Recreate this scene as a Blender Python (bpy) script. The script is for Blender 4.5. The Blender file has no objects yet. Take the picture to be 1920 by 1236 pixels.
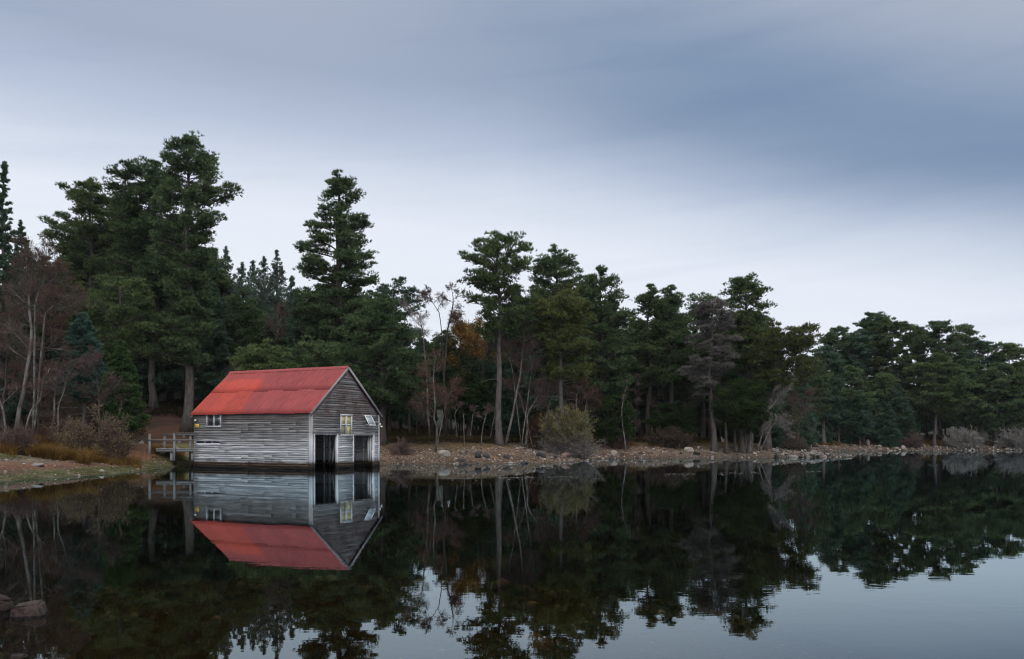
import bpy, math, random
import numpy as np
R = math.radians
SC = bpy.context.scene

# ------------------------------------------------------------------ camera, sky, sun, exposure
FPX, HX, HY, CAMZ = 1600.0, 960.0, 825.0, 1.4          # focal length in photo pixels, horizon row, eye height
cam_d = bpy.data.cameras.new('camera')
cam_d.sensor_width = 36.0
cam_d.lens = FPX / 1920.0 * 36.0
cam_d.shift_y = (HY - 618.0) / 1920.0
cam_d.clip_start = 0.1
cam_d.clip_end = 3000.0
cam = bpy.data.objects.new('camera', cam_d)
SC.collection.objects.link(cam)
cam.location = (0, 0, CAMZ)
cam.rotation_euler = (R(90), 0, 0)
SC.camera = cam
SC.view_settings.view_transform = 'Standard'
SC.view_settings.look = 'None'
SC.view_settings.exposure = 0.0
SC.view_settings.gamma = 1.0
SC.view_settings.use_curve_mapping = False
try:
    SC.cycles.max_bounces = 6
    SC.cycles.diffuse_bounces = 3
    SC.cycles.glossy_bounces = 3
    SC.cycles.transparent_max_bounces = 10
    SC.cycles.sample_clamp_indirect = 4.0
    SC.cycles.use_denoising = True
    SC.cycles.denoiser = 'OPENIMAGEDENOISE'
    SC.cycles.denoising_input_passes = 'RGB_ALBEDO_NORMAL'
    SC.cycles.denoising_prefilter = 'ACCURATE'
    SC.cycles.pixel_filter_type = 'BLACKMAN_HARRIS'
    SC.cycles.filter_width = 1.15
except Exception:
    pass

SUN_EL, SUN_AZ = R(38), R(170)     # azimuth clockwise from +Y: behind the camera
sun_d = bpy.data.lights.new('sun', 'SUN')
sun_d.energy = 1.5
sun_d.angle = R(40)
sun_d.color = (1.0, 0.96, 0.9)
sun = bpy.data.objects.new('sun', sun_d)
SC.collection.objects.link(sun)
sun.rotation_euler = (R(90) - SUN_EL, 0, -SUN_AZ + math.pi)
sun.location = (0, 0, 60)


class NT:
    """small helper for building node trees"""
    def __init__(self, tree):
        self.t = tree
        tree.nodes.clear()

    def n(self, typ, **kw):
        nd = self.t.nodes.new(typ)
        for k, v in kw.items():
            setattr(nd, k, v)
        return nd

    def link(self, a, b):
        self.t.links.new(a, b)

    def put(self, sock, v):
        if hasattr(v, 'is_linked'):
            self.t.links.new(v, sock)
        elif v is not None:
            sock.default_value = v

    def math(self, op, a, b=None, c=None, clamp=False):
        nd = self.n('ShaderNodeMath', operation=op, use_clamp=clamp)
        self.put(nd.inputs[0], a)
        if b is not None:
            self.put(nd.inputs[1], b)
        if c is not None:
            self.put(nd.inputs[2], c)
        return nd.outputs[0]

    def mix(self, f, a, b, blend='MIX'):
        nd = self.n('ShaderNodeMix', data_type='RGBA', blend_type=blend)
        self.put(nd.inputs[0], f)
        self.put(nd.inputs[6], c4(a))
        self.put(nd.inputs[7], c4(b))
        return nd.outputs[2]

    def ramp(self, f, stops, interp='LINEAR'):
        nd = self.n('ShaderNodeValToRGB')
        cr = nd.color_ramp
        cr.interpolation = interp
        while len(cr.elements) < len(stops):
            cr.elements.new(0.5)
        for e, (p, c) in zip(cr.elements, stops):
            e.position = p
            e.color = c4(c)
        self.put(nd.inputs[0], f)
        return nd.outputs[0]

    def maprange(self, v, a, b, c=0.0, d=1.0, smooth=False):
        nd = self.n('ShaderNodeMapRange')
        nd.interpolation_type = 'SMOOTHSTEP' if smooth else 'LINEAR'
        self.put(nd.inputs[0], v)
        for i, q in enumerate((a, b, c, d)):
            nd.inputs[i + 1].default_value = q
        return nd.outputs[0]

    def noise(self, vec, scale, detail=3.0, rough=0.55):
        nd = self.n('ShaderNodeTexNoise')
        if vec is not None:
            self.put(nd.inputs['Vector'], vec)
        nd.inputs['Scale'].default_value = scale
        nd.inputs['Detail'].default_value = detail
        nd.inputs['Roughness'].default_value = rough
        return nd.outputs[0]

    def vec(self, x, y, z):
        nd = self.n('ShaderNodeCombineXYZ')
        for s, v in zip(nd.inputs, (x, y, z)):
            self.put(s, v)
        return nd.outputs[0]

    def vscale(self, v, s):
        nd = self.n('ShaderNodeVectorMath', operation='MULTIPLY')
        self.put(nd.inputs[0], v)
        nd.inputs[1].default_value = s
        return nd.outputs[0]

    def attr(self, name):
        nd = self.n('ShaderNodeAttribute', attribute_name=name)
        return nd

    def bump(self, h, strength, dist):
        nd = self.n('ShaderNodeBump')
        nd.inputs['Strength'].default_value = strength
        nd.inputs['Distance'].default_value = dist
        self.put(nd.inputs['Height'], h)
        return nd.outputs[0]


def c4(c):
    if isinstance(c, (tuple, list)):
        return (c[0], c[1], c[2], 1.0)
    return c


# overcast sky: the Nishita sky seen through a deck of stratus, lighter towards the horizon, with a blue-grey bank
world = bpy.data.worlds.new('World')
SC.world = world
world.use_nodes = True
w = NT(world.node_tree)
tc = w.n('ShaderNodeTexCoord')
sep = w.n('ShaderNodeSeparateXYZ')
w.link(tc.outputs['Generated'], sep.inputs[0])
az = w.math('ARCTAN2', sep.outputs[0], sep.outputs[1])
el = w.math('ARCSINE', sep.outputs[2])
warp = w.noise(w.vec(w.math('MULTIPLY', az, 1.6), w.math('MULTIPLY', el, 5.0), 0.0), 1.5, 4.0, 0.5)
warp0 = w.math('SUBTRACT', warp, 0.5)
azp = w.math('MINIMUM', w.math('MAXIMUM', az, 0.0), 0.8)
elw = w.math('ADD', w.math('ADD', el, w.math('MULTIPLY', warp0, 0.05)), w.math('ADD', w.math('MULTIPLY', azp, 0.20), w.math('MULTIPLY', w.math('MINIMUM', w.math('MAXIMUM', az, -0.6), 0.0), 0.055)))
base = w.ramp(w.math('DIVIDE', elw, 1.5708), [
    (0.00, (0.72, 0.76, 0.82)), (0.10, (0.80, 0.84, 0.91)), (0.150, (0.775, 0.82, 0.905)), (0.183, (0.62, 0.68, 0.79)),
    (0.212, (0.46, 0.53, 0.67)), (0.245, (0.355, 0.42, 0.545)), (0.275, (0.37, 0.425, 0.54)), (0.35, (0.40, 0.45, 0.55)), (0.50, (0.86, 0.87, 0.90)), (1.0, (0.90, 0.90, 0.91))])
# the bluer bank that slants down to the right
dd = w.math('DIVIDE', w.math('SUBTRACT', w.math('ADD', w.math('ADD', el, w.math('MULTIPLY', warp0, 0.07)), w.math('MULTIPLY', azp, 0.28)), 0.445), 0.080)
gau = w.math('EXPONENT', w.math('MULTIPLY', w.math('MULTIPLY', dd, dd), -1.0))
side = w.math('MULTIPLY', w.maprange(az, -0.30, 0.30, smooth=True), w.maprange(az, 1.5, 0.9, smooth=True))
strk = w.noise(w.vec(w.math('MULTIPLY', az, 1.5), w.math('ADD', w.math('MULTIPLY', el, 10.0), w.math('MULTIPLY', az, 1.2)), 2.0), 1.3, 5.0, 0.55)
bank = w.math('MULTIPLY', w.math('MULTIPLY', gau, side), w.maprange(strk, 0.25, 0.6, 0.75, 1.0))
col = w.mix(bank, base, (0.190, 0.275, 0.415))
# fine streaks of lighter and darker cloud
st2 = w.noise(w.vec(w.math('ADD', w.math('MULTIPLY', az, 1.2), 3.0), w.math('ADD', w.math('MULTIPLY', el, 16.0), w.math('MULTIPLY', az, -1.6)), 5.0), 1.6, 6.0, 0.55)
col = w.mix(1.0, col, w.ramp(st2, [(0.25, (0.90, 0.92, 0.95)), (0.5, (1, 1, 1)), (0.8, (1.0, 1.0, 1.0))]), 'MULTIPLY')
# the overhead deck is about three times as bright as the horizon, as under real stratus
zen = w.maprange(el, 0.55, 1.05, 1.0, 3.0, smooth=True)
col = w.mix(1.0, col, w.vec(zen, zen, zen), 'MULTIPLY')
sky = w.n('ShaderNodeTexSky', sky_type='NISHITA')
sky.sun_disc = False
sky.sun_elevation = SUN_EL
sky.sun_rotation = SUN_AZ
sc10 = w.n('ShaderNodeVectorMath', operation='SCALE')
w.link(col, sc10.inputs[0])
sc10.inputs['Scale'].default_value = 10.0
fin = w.mix(0.96, sky.outputs[0], sc10.outputs[0])
bg = w.n('ShaderNodeBackground')
w.link(fin, bg.inputs['Color'])
bg.inputs['Strength'].default_value = 0.105
wo = w.n('ShaderNodeOutputWorld')
w.link(bg.outputs[0], wo.inputs['Surface'])

# ------------------------------------------------------------------ helpers
COL = SC.collection


class MB:
    """collects triangles and quads with a 'tone' per vertex; build() links them as ONE mesh object"""
    def __init__(self):
        self.v, self.t, self.f, self.nv = [], [], [], 0     # f: list of (k x n index arrays)

    def add(self, v, faces, tone=0.5):
        v = np.asarray(v, float).reshape(-1, 3)
        self.v.append(v)
        tn = np.asarray(tone, float)
        self.t.append(np.full(len(v), float(tn)) if tn.ndim == 0 else tn)
        if not isinstance(faces, list):
            faces = [faces]
        for f in faces:
            f = np.asarray(f, int)
            if len(f):
                self.f.append(f + self.nv)
        self.nv += len(v)
        return self

    def box(self, c, s, rot=None, tone=0.5, taper=1.0):
        x, y, z = s[0] / 2, s[1] / 2, s[2] / 2
        v = np.array([(-x, -y, -z), (x, -y, -z), (x, y, -z), (-x, y, -z), (-x * taper, -y * taper, z), (x * taper, -y * taper, z), (x * taper, y * taper, z), (-x * taper, y * taper, z)])
        if rot is not None:
            v = v @ rot.T
        return self.add(v + np.asarray(c, float), BOXF, tone)

    def beam(self, p0, p1, w_, h_, tone=0.5, up=(0, 0, 1)):
        p0, p1 = np.asarray(p0, float), np.asarray(p1, float)
        d = p1 - p0
        L = np.linalg.norm(d)
        d = d / L
        u = np.asarray(up, float)
        if abs(d @ u) > 0.99:
            u = np.array([1.0, 0, 0])
        s = np.cross(d, u)
        s /= np.linalg.norm(s)
        u = np.cross(s, d)
        return self.box((p0 + p1) / 2, (L, w_, h_), np.stack([d, s, u], 1), tone)

    def tube(self, pts, rad, sides=6, tone=0.5, cap=True):
        pts = np.asarray(pts, float)
        n = len(pts)
        rad = np.broadcast_to(np.asarray(rad, float), (n,))
        tg = np.gradient(pts, axis=0)
        tg /= np.linalg.norm(tg, axis=1)[:, None] + 1e-9
        ref = np.array([0.0, 0, 1]) if abs(tg[:, 2]).mean() < 0.8 else np.array([1.0, 0, 0])
        a = np.cross(tg, ref)
        a /= np.linalg.norm(a, axis=1)[:, None] + 1e-9
        b = np.cross(tg, a)
        th = np.arange(sides) * 2 * math.pi / sides
        ring = a[:, None, :] * np.cos(th)[None, :, None] + b[:, None, :] * np.sin(th)[None, :, None]
        v = (pts[:, None, :] + ring * rad[:, None, None]).reshape(-1, 3)
        i = np.arange(n - 1)[:, None] * sides
        j = np.arange(sides)[None, :]
        k = (j + 1) % sides
        q = np.stack([i + j, i + k, i + sides + k, i + sides + j], -1).reshape(-1, 4)
        fs = [q]
        if cap:
            v = np.vstack([v, pts[-1:], pts[:1]])
            last = (n - 1) * sides
            fs.append(np.stack([last + np.arange(sides), last + (np.arange(sides) + 1) % sides, np.full(sides, n * sides)], 1))
            fs.append(np.stack([(np.arange(sides) + 1) % sides, np.arange(sides), np.full(sides, n * sides + 1)], 1))
        return self.add(v, fs, tone)

    def segs(self, P0, P1, r0, r1, tone=0.5, sides=3):
        """many thin straight twigs at once"""
        P0, P1 = np.asarray(P0, float), np.asarray(P1, float)
        n = len(P0)
        if n == 0:
            return self
        d = P1 - P0
        d /= np.linalg.norm(d, axis=1)[:, None] + 1e-9
        ref = np.where(np.abs(d[:, 2:3]) < 0.8, np.array([[0, 0, 1.0]]), np.array([[1.0, 0, 0]]))
        a = np.cross(d, ref)
        a /= np.linalg.norm(a, axis=1)[:, None] + 1e-9
        b = np.cross(d, a)
        th = np.arange(sides) * 2 * math.pi / sides
        ring = a[:, None, :] * np.cos(th)[None, :, None] + b[:, None, :] * np.sin(th)[None, :, None]
        r0 = np.broadcast_to(np.asarray(r0, float), (n,))[:, None, None]
        r1 = np.broadcast_to(np.asarray(r1, float), (n,))[:, None, None]
        v = np.concatenate([P0[:, None] + ring * r0, P1[:, None] + ring * r1], 1).reshape(-1, 3)
        o = np.arange(n)[:, None, None] * (2 * sides)
        j = np.arange(sides)
        k = (j + 1) % sides
        q = (np.stack([j, k, sides + k, sides + j], 1)[None] + o).reshape(-1, 4)
        tn = np.asarray(tone, float)
        if tn.ndim:
            tn = np.repeat(tn, 2 * sides)
        return self.add(v, q, tn)

    def mesh(self, name, mat, smooth=False):
        me = bpy.data.meshes.new(name)
        V = np.concatenate(self.v)
        me.vertices.add(len(V))
        me.vertices.foreach_set('co', V.astype(np.float32).ravel())
        nf = sum(len(f) for f in self.f)
        tot = np.concatenate([np.full(len(f), f.shape[1]) for f in self.f]).astype(np.int32)
        idx = np.concatenate([f.ravel() for f in self.f]).astype(np.int32)
        st = np.concatenate([[0], np.cumsum(tot)[:-1]]).astype(np.int32)
        me.loops.add(len(idx))
        me.loops.foreach_set('vertex_index', idx)
        me.polygons.add(nf)
        me.polygons.foreach_set('loop_start', st)
        me.polygons.foreach_set('loop_total', tot)
        if smooth:
            me.polygons.foreach_set('use_smooth', np.ones(nf, bool))
        at = me.attributes.new('tone', 'FLOAT', 'POINT')
        at.data.foreach_set('value', np.concatenate(self.t).astype(np.float32))
        me.update(calc_edges=True)
        me.materials.append(mat)
        return me

    def build(self, name, mat, parent=None, smooth=False):
        o = bpy.data.objects.new(name, self.mesh(name, mat, smooth))
        COL.objects.link(o)
        if parent is not None:
            o.parent = parent
        return o


BOXF = np.array([(0, 3, 2, 1), (4, 5, 6, 7), (0, 1, 5, 4), (1, 2, 6, 5), (2, 3, 7, 6), (3, 0, 4, 7)])


def tag(o, label=None, cat=None, group=None, kind=None):
    if label:
        o['label'] = label
    if cat:
        o['category'] = cat
    if group:
        o['group'] = group
    if kind:
        o['kind'] = kind
    return o


def thing(name, loc=(0, 0, 0), rz=0.0, label=None, cat=None, group=None):
    o = bpy.data.objects.new(name, None)
    o.empty_display_size = 0.3
    COL.objects.link(o)
    o.location = loc
    o.rotation_euler = (0, 0, rz)
    return tag(o, label, cat, group)


def copy_thing(src, loc, rz, scale=(1, 1, 1), label=None, group=None):
    r = src.copy()
    COL.objects.link(r)
    r.location, r.rotation_euler, r.scale = loc, (0, 0, rz), scale
    tag(r, label, None, group)
    for ch in src.children:
        c = ch.copy()
        COL.objects.link(c)
        c.parent = r
        c.scale = ch.scale
    return r


def _h(ix, iy, seed):
    n = (ix.astype(np.int64) * 374761393 + iy.astype(np.int64) * 668265263 + seed * 974711) & 0x7fffffff
    n = ((n ^ (n >> 13)) * 1274126177) & 0x7fffffff
    return ((n ^ (n >> 16)) & 0xffff) / 65535.0


def vnoise(x, y, s, seed=0):
    x, y = np.asarray(x, float) / s, np.asarray(y, float) / s
    ix, iy = np.floor(x), np.floor(y)
    fx, fy = x - ix, y - iy
    fx, fy = fx * fx * (3 - 2 * fx), fy * fy * (3 - 2 * fy)
    a, b, c, d = _h(ix, iy, seed), _h(ix + 1, iy, seed), _h(ix, iy + 1, seed), _h(ix + 1, iy + 1, seed)
    return (a * (1 - fx) + b * fx) * (1 - fy) + (c * (1 - fx) + d * fx) * fy


def fbm(x, y, s, seed=0, octv=4):
    v, a, t = 0.0, 1.0, 0.0
    for k in range(octv):
        v = v + a * vnoise(x, y, s / 2 ** k, seed + k)
        t += a
        a *= 0.5
    return v / t


def sst(a, b, x):
    t = np.clip((np.asarray(x, float) - a) / (b - a), 0, 1)
    return t * t * (3 - 2 * t)


# ------------------------------------------------------------------ materials
M = {}


def material(name):
    m = bpy.data.materials.new(name)
    m.use_nodes = True
    return m, NT(m.node_tree)


def finish(m, t, color, rough=0.85, normal=None, spec=0.3, metal=0.0):
    b = t.n('ShaderNodeBsdfPrincipled')
    t.put(b.inputs['Base Color'], c4(color))
    t.put(b.inputs['Roughness'], rough)
    b.inputs['Specular IOR Level'].default_value = spec
    b.inputs['Metallic'].default_value = metal
    if normal is not None:
        t.link(normal, b.inputs['Normal'])
    o = t.n('ShaderNodeOutputMaterial')
    t.link(b.outputs[0], o.inputs['Surface'])
    return m


def leaf_mat(name, dark, mid, light, transl=0.25):
    m, t = material(name)
    a = t.attr('tone')
    oi = t.n('ShaderNodeObjectInfo')
    f = t.math('ADD', a.outputs['Fac'], t.math('MULTIPLY', t.math('SUBTRACT', oi.outputs['Random'], 0.5), 0.18))
    col = t.ramp(f, [(0.0, dark), (0.5, mid), (1.0, light)])
    d = t.n('ShaderNodeBsdfDiffuse')
    t.link(col, d.inputs['Color'])
    tr = t.n('ShaderNodeBsdfTranslucent')
    t.link(col, tr.inputs['Color'])
    mx = t.n('ShaderNodeMixShader')
    mx.inputs[0].default_value = transl
    t.link(d.outputs[0], mx.inputs[1])
    t.link(tr.outputs[0], mx.inputs[2])
    o = t.n('ShaderNodeOutputMaterial')
    t.link(mx.outputs[0], o.inputs['Surface'])
    M[name] = m


leaf_mat('pine_needles', (0.029, 0.049, 0.025), (0.064, 0.100, 0.046), (0.130, 0.173, 0.082))
leaf_mat('pine_needles_warm', (0.032, 0.050, 0.022), (0.070, 0.104, 0.042), (0.138, 0.178, 0.078))
leaf_mat('pine_needles_yellow', (0.042, 0.052, 0.020), (0.088, 0.104, 0.038), (0.155, 0.170, 0.066))
leaf_mat('pine_needles_blue', (0.028, 0.052, 0.035), (0.058, 0.101, 0.064), (0.115, 0.170, 0.108))
leaf_mat('spruce_blue', (0.024, 0.050, 0.040), (0.050, 0.096, 0.074), (0.090, 0.150, 0.118))
leaf_mat('spruce_green', (0.016, 0.038, 0.014), (0.036, 0.072, 0.025), (0.070, 0.112, 0.044))
leaf_mat('juniper_dark', (0.013, 0.026, 0.010), (0.028, 0.048, 0.017), (0.055, 0.080, 0.028))
leaf_mat('dead_needles', (0.055, 0.048, 0.043), (0.105, 0.094, 0.086), (0.17, 0.155, 0.145), 0.1)
leaf_mat('orange_leaves', (0.080, 0.046, 0.014), (0.180, 0.105, 0.030), (0.29, 0.175, 0.05))
leaf_mat('brown_leaves', (0.040, 0.018, 0.010), (0.095, 0.042, 0.022), (0.18, 0.085, 0.04))
leaf_mat('olive_leaves', (0.070, 0.058, 0.022), (0.145, 0.122, 0.048), (0.24, 0.205, 0.085))
leaf_mat('young_needles', (0.036, 0.062, 0.046), (0.076, 0.118, 0.088), (0.14, 0.19, 0.145), 0.35)
leaf_mat('turf', (0.030, 0.034, 0.012), (0.062, 0.066, 0.024), (0.12, 0.115, 0.045))
leaf_mat('heather', (0.020, 0.018, 0.010), (0.045, 0.036, 0.018), (0.085, 0.060, 0.030))
leaf_mat('dry_grass', (0.055, 0.034, 0.012), (0.135, 0.078, 0.026), (0.27, 0.165, 0.060))
leaf_mat('twigs_brown', (0.05, 0.033, 0.029), (0.09, 0.062, 0.055), (0.15, 0.11, 0.10), 0.0)
leaf_mat('twigs_red', (0.045, 0.028, 0.024), (0.085, 0.052, 0.043), (0.14, 0.09, 0.075), 0.0)
leaf_mat('twigs_grey', (0.085, 0.078, 0.072), (0.16, 0.148, 0.138), (0.26, 0.245, 0.23), 0.0)


def bark_mat(name, a, b, scale, pale=None, bumpd=0.02):
    m, t = material(name)
    tc_ = t.n('ShaderNodeTexCoord')
    v = t.vscale(tc_.outputs['Object'], (scale, scale, scale * 0.22))
    n1 = t.noise(v, 1.0, 5.0, 0.65)
    col = t.ramp(n1, [(0.3, a), (0.7, b)])
    if pale is not None:
        n2 = t.noise(t.vscale(tc_.outputs['Object'], (3.0, 3.0, 1.6)), 1.0, 4.0, 0.6)
        col = t.mix(t.maprange(n2, 0.46, 0.60), col, pale)
    finish(m, t, col, 0.9, t.bump(n1, 0.8, bumpd), 0.2)
    M[name] = m


bark_mat('pine_bark', (0.032, 0.027, 0.024), (0.120, 0.105, 0.097), 9.0)
bark_mat('pine_bark_dark', (0.022, 0.018, 0.015), (0.070, 0.058, 0.050), 9.0)
bark_mat('birch_bark', (0.045, 0.037, 0.032), (0.095, 0.082, 0.074), 8.0, (0.16, 0.150, 0.138))
bark_mat('dead_wood', (0.08, 0.073, 0.068), (0.21, 0.195, 0.18), 10.0)


def stone_mat(name, a, b, c):
    m, t = material(name)
    tc_ = t.n('ShaderNodeTexCoord')
    oi = t.n('ShaderNodeObjectInfo')
    n1 = t.noise(tc_.outputs['Object'], 5.0, 6.0, 0.65)
    n2 = t.noise(tc_.outputs['Object'], 38.0, 3.0, 0.6)
    col = t.ramp(n1, [(0.3, a), (0.55, b), (0.78, c)])
    col = t.mix(t.maprange(n2, 0.42, 0.75, 0.0, 0.4), col, (0.07, 0.065, 0.06))
    col = t.mix(1.0, col, t.ramp(oi.outputs['Random'], [(0.0, (0.62, 0.60, 0.58)), (0.6, (0.95, 0.92, 0.9)), (1.0, (1.2, 1.18, 1.14))]), 'MULTIPLY')
    finish(m, t, col, 0.85, t.bump(t.math('ADD', n1, t.math('MULTIPLY', n2, 0.4)), 0.6, 0.03), 0.12)
    M[name] = m


stone_mat('granite_grey', (0.09, 0.083, 0.08), (0.17, 0.16, 0.15), (0.27, 0.255, 0.24))
stone_mat('granite_pale', (0.16, 0.145, 0.13), (0.29, 0.265, 0.24), (0.40, 0.37, 0.34))
stone_mat('stone_dark', (0.018, 0.018, 0.020), (0.045, 0.045, 0.048), (0.13, 0.125, 0.12))
stone_mat('granite_pink', (0.13, 0.075, 0.068), (0.23, 0.15, 0.135), (0.36, 0.27, 0.245))

# ------------------------------------------------------------------ terrain and water
SHORE = np.array([(-90, -60), (-34, 2), (-23, 18), (-17.6, 27), (-16.9, 31), (-16.6, 34.5), (-16.5, 38), (-17.2, 42), (-17.9, 45.5), (-16.2, 48.3), (-12, 49.6), (-8, 50.0),
                  (-4.5, 49.8), (-2, 50.4), (0.4, 51.0), (2.7, 52.2), (4.6, 56), (6.0, 61), (8.2, 65), (11.5, 66.5), (15, 67.2), (21, 68.0), (25, 68.8), (28.2, 70.0),
                  (27.0, 71.6), (24, 77), (26, 88), (32, 100), (41, 108), (52, 111), (67, 112), (82, 111), (100, 112), (200, 120), (420, 140)], float)
POLY = np.vstack([SHORE, [(420, 520), (-420, 520), (-420, -60)]])


def signed_dist(x, y):
    """distance to the shoreline, positive on land"""
    x, y = np.asarray(x, float), np.asarray(y, float)
    d2 = np.full(x.shape, 1e12)
    for (ax, ay), (bx, by) in zip(SHORE[:-1], SHORE[1:]):
        ex, ey = bx - ax, by - ay
        t = np.clip(((x - ax) * ex + (y - ay) * ey) / (ex * ex + ey * ey), 0, 1)
        d2 = np.minimum(d2, (x - ax - t * ex) ** 2 + (y - ay - t * ey) ** 2)
    ins = np.zeros(x.shape, bool)
    for (ax, ay), (bx, by) in zip(POLY, np.roll(POLY, -1, 0)):
        if ay == by:
            continue
        c = ((ay > y) != (by > y)) & (x < (bx - ax) * (y - ay) / (by - ay) + ax)
        ins ^= c
    return np.where(ins, np.sqrt(d2), -np.sqrt(d2))


def ground(x, y):
    x, y = np.asarray(x, float), np.asarray(y, float)
    s = signed_dist(x, y)
    s = s + (fbm(x, y, 3.0, 11, 3) - 0.5) * 1.3 * sst(0, 4, np.abs(s) + 0.9)
    left = sst(-10, -17, x)
    far = sst(85, 100, y)
    beach = np.where(left > 0.5, 0.165, 0.185)
    beach = 0.185 * (1 - left) + 0.165 * left
    b = np.clip(s, 0, 6.5) * beach
    up = np.clip(s - 6.5, 0, None)
    slope = 0.05 * (1 - left) + 0.19 * left
    rise = slope * np.clip(up, 0, 18) + 0.17 * np.clip(up - 24, 0, 45)
    z = b + rise
    z = z + (fbm(x, y, 2.2, 5, 4) - 0.5) * 0.35 * sst(3, 9, s) + (fbm(x, y, 0.9, 8, 3) - 0.5) * 0.07 * sst(0, 1.5, s)
    z = z + 0.7 * np.exp(-((x + 20.2) ** 2 + (y - 46.6) ** 2) / (2 * 1.8 ** 2))
    near = np.hypot(x + 2.5, y - 6)
    bed = -np.clip(-s * 0.16, 0, 2.6)
    bed = bed * sst(4, 14, near) + (-0.30) * (1 - sst(4, 14, near)) + (fbm(x, y, 1.1, 3, 4) - 0.5) * 0.10
    return np.where(s > 0, z, np.minimum(bed - 0.02, -0.02))


def gz(x, y):
    return float(ground(np.array([x]), np.array([y]))[0])


def axis(a, b, step, lo, hi):
    core = np.arange(a, b, step)
    k = 1.16 ** np.arange(1, 60) * step
    right = b + np.cumsum(k)
    left_ = a - np.cumsum(k)
    return np.concatenate([[lo], left_[left_ > lo][::-1], core, right[right < hi], [hi]])


gx = axis(-40, 76, 0.36, -420, 420)
gy = axis(24, 124, 0.36, -60, 520)
XX, YY = np.meshgrid(gx, gy)
ZZ = ground(XX, YY)
S = signed_dist(XX, YY)
Sn = S + (fbm(XX, YY, 2.5, 21, 4) - 0.5) * 2.4
nz1, nz2, nz3 = fbm(XX, YY, 5.0, 31, 4), fbm(XX, YY, 1.3, 41, 4), fbm(XX, YY, 0.5, 51, 2)


def lay(c, colr, wgt):
    return c * (1 - wgt[..., None]) + np.asarray(colr) * wgt[..., None]


LEFT = sst(-13, -16, XX)
FAR = sst(88, 96, YY)
Cc = np.ones(XX.shape + (3,)) * np.array((0.118, 0.082, 0.058))
Cc = lay(Cc, (0.085, 0.060, 0.040), sst(0.45, 0.62, nz2))
Cc = lay(Cc, (0.060, 0.043, 0.028), sst(0.5, 0.7, nz1) * 0.6)
Cc = lay(Cc, (0.145, 0.118, 0.096), sst(7, 16, XX) * (1 - sst(2.6, 4.4, Sn)) * 0.75)
Cc = lay(Cc, (0.075, 0.055, 0.027), sst(3.2, 5.4, Sn) * 0.85)                              # withered turf at the top of the beach
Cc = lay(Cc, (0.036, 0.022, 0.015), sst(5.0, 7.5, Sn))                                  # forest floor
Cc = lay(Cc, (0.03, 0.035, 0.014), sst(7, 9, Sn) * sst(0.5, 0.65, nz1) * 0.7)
# left bay: moss at the water's edge, a band of rust-red needles, grey gravel, moss, dead bracken
Lc = np.ones(XX.shape + (3,)) * np.array((0.075, 0.080, 0.032))
Lc = lay(Lc, (0.135, 0.105, 0.07), sst(0.55, 0.7, nz3) * 0.6)
Lc = lay(Lc, (0.094, 0.048, 0.029), sst(0.9, 1.7, Sn))
Lc = lay(Lc, (0.090, 0.070, 0.054), sst(2.6, 3.3, Sn))
Lc = lay(Lc, (0.075, 0.072, 0.032), sst(4.0, 5.0, Sn))
Lc = lay(Lc, (0.028, 0.022, 0.020), sst(-19.5, -22.5, XX + (nz1 - .5) * 3) * sst(0.8, 1.6, Sn) * (1 - sst(2.4, 3.2, Sn)))
Lc = lay(Lc, (0.058, 0.029, 0.018), sst(6.0, 8.0, Sn))
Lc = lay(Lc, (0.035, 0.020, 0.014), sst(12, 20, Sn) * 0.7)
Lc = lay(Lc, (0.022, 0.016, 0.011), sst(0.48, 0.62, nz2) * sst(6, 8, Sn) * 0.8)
Cc = Cc * (1 - LEFT[..., None]) + Lc * LEFT[..., None]
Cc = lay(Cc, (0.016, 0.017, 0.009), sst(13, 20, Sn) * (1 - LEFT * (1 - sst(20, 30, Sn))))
Cc = lay(Cc, (0.11, 0.068, 0.028), FAR * sst(2.5, 4.5, Sn) * (1 - sst(7, 9, Sn)))
Cc = lay(Cc, (0.10, 0.078, 0.058), FAR * (1 - sst(2.5, 4.5, Sn)))
wet = 1 - sst(0.0, 0.5, ZZ - 0.06 + (nz2 - .5) * 0.1)
Cc = Cc * (1 - 0.45 * wet[..., None] * (S > -0.2)[..., None])
under = (S < 0)
Cc[under] = Cc[under] * 0.0 + np.array((0.065, 0.052, 0.026))
Cc = np.where((under & (LEFT > 0.5))[..., None], Cc * 0.5, Cc)
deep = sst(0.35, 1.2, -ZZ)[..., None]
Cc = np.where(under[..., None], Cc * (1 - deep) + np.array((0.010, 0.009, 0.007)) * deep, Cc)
Cc = Cc * (0.75 + 0.5 * nz3[..., None])
grav = (1 - sst(5, 7, Sn)) * (S > -3) * (1 - LEFT * 0.5)

me = bpy.data.meshes.new('ground')
ny, nx = XX.shape
V = np.stack([XX, YY, ZZ], -1).reshape(-1, 3)
i = (np.arange(ny - 1)[:, None] * nx + np.arange(nx - 1)[None, :]).ravel()
F = np.stack([i, i + 1, i + nx + 1, i + nx], 1).astype(np.int32)
me.vertices.add(len(V))
me.vertices.foreach_set('co', V.astype(np.float32).ravel())
me.loops.add(F.size)
me.loops.foreach_set('vertex_index', F.ravel())
me.polygons.add(len(F))
me.polygons.foreach_set('loop_start', (np.arange(len(F)) * 4).astype(np.int32))
me.polygons.foreach_set('loop_total', np.full(len(F), 4, np.int32))
me.polygons.foreach_set('use_smooth', np.ones(len(F), bool))
ca = me.attributes.new('soil', 'FLOAT_COLOR', 'POINT')
ca.data.foreach_set('color', np.concatenate([Cc.reshape(-1, 3), np.ones((len(V), 1))], 1).astype(np.float32).ravel())
ga = me.attributes.new('gravel', 'FLOAT', 'POINT')
ga.data.foreach_set('value', grav.astype(np.float32).ravel())
me.update(calc_edges=True)
m, t = material('ground_soil')
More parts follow.
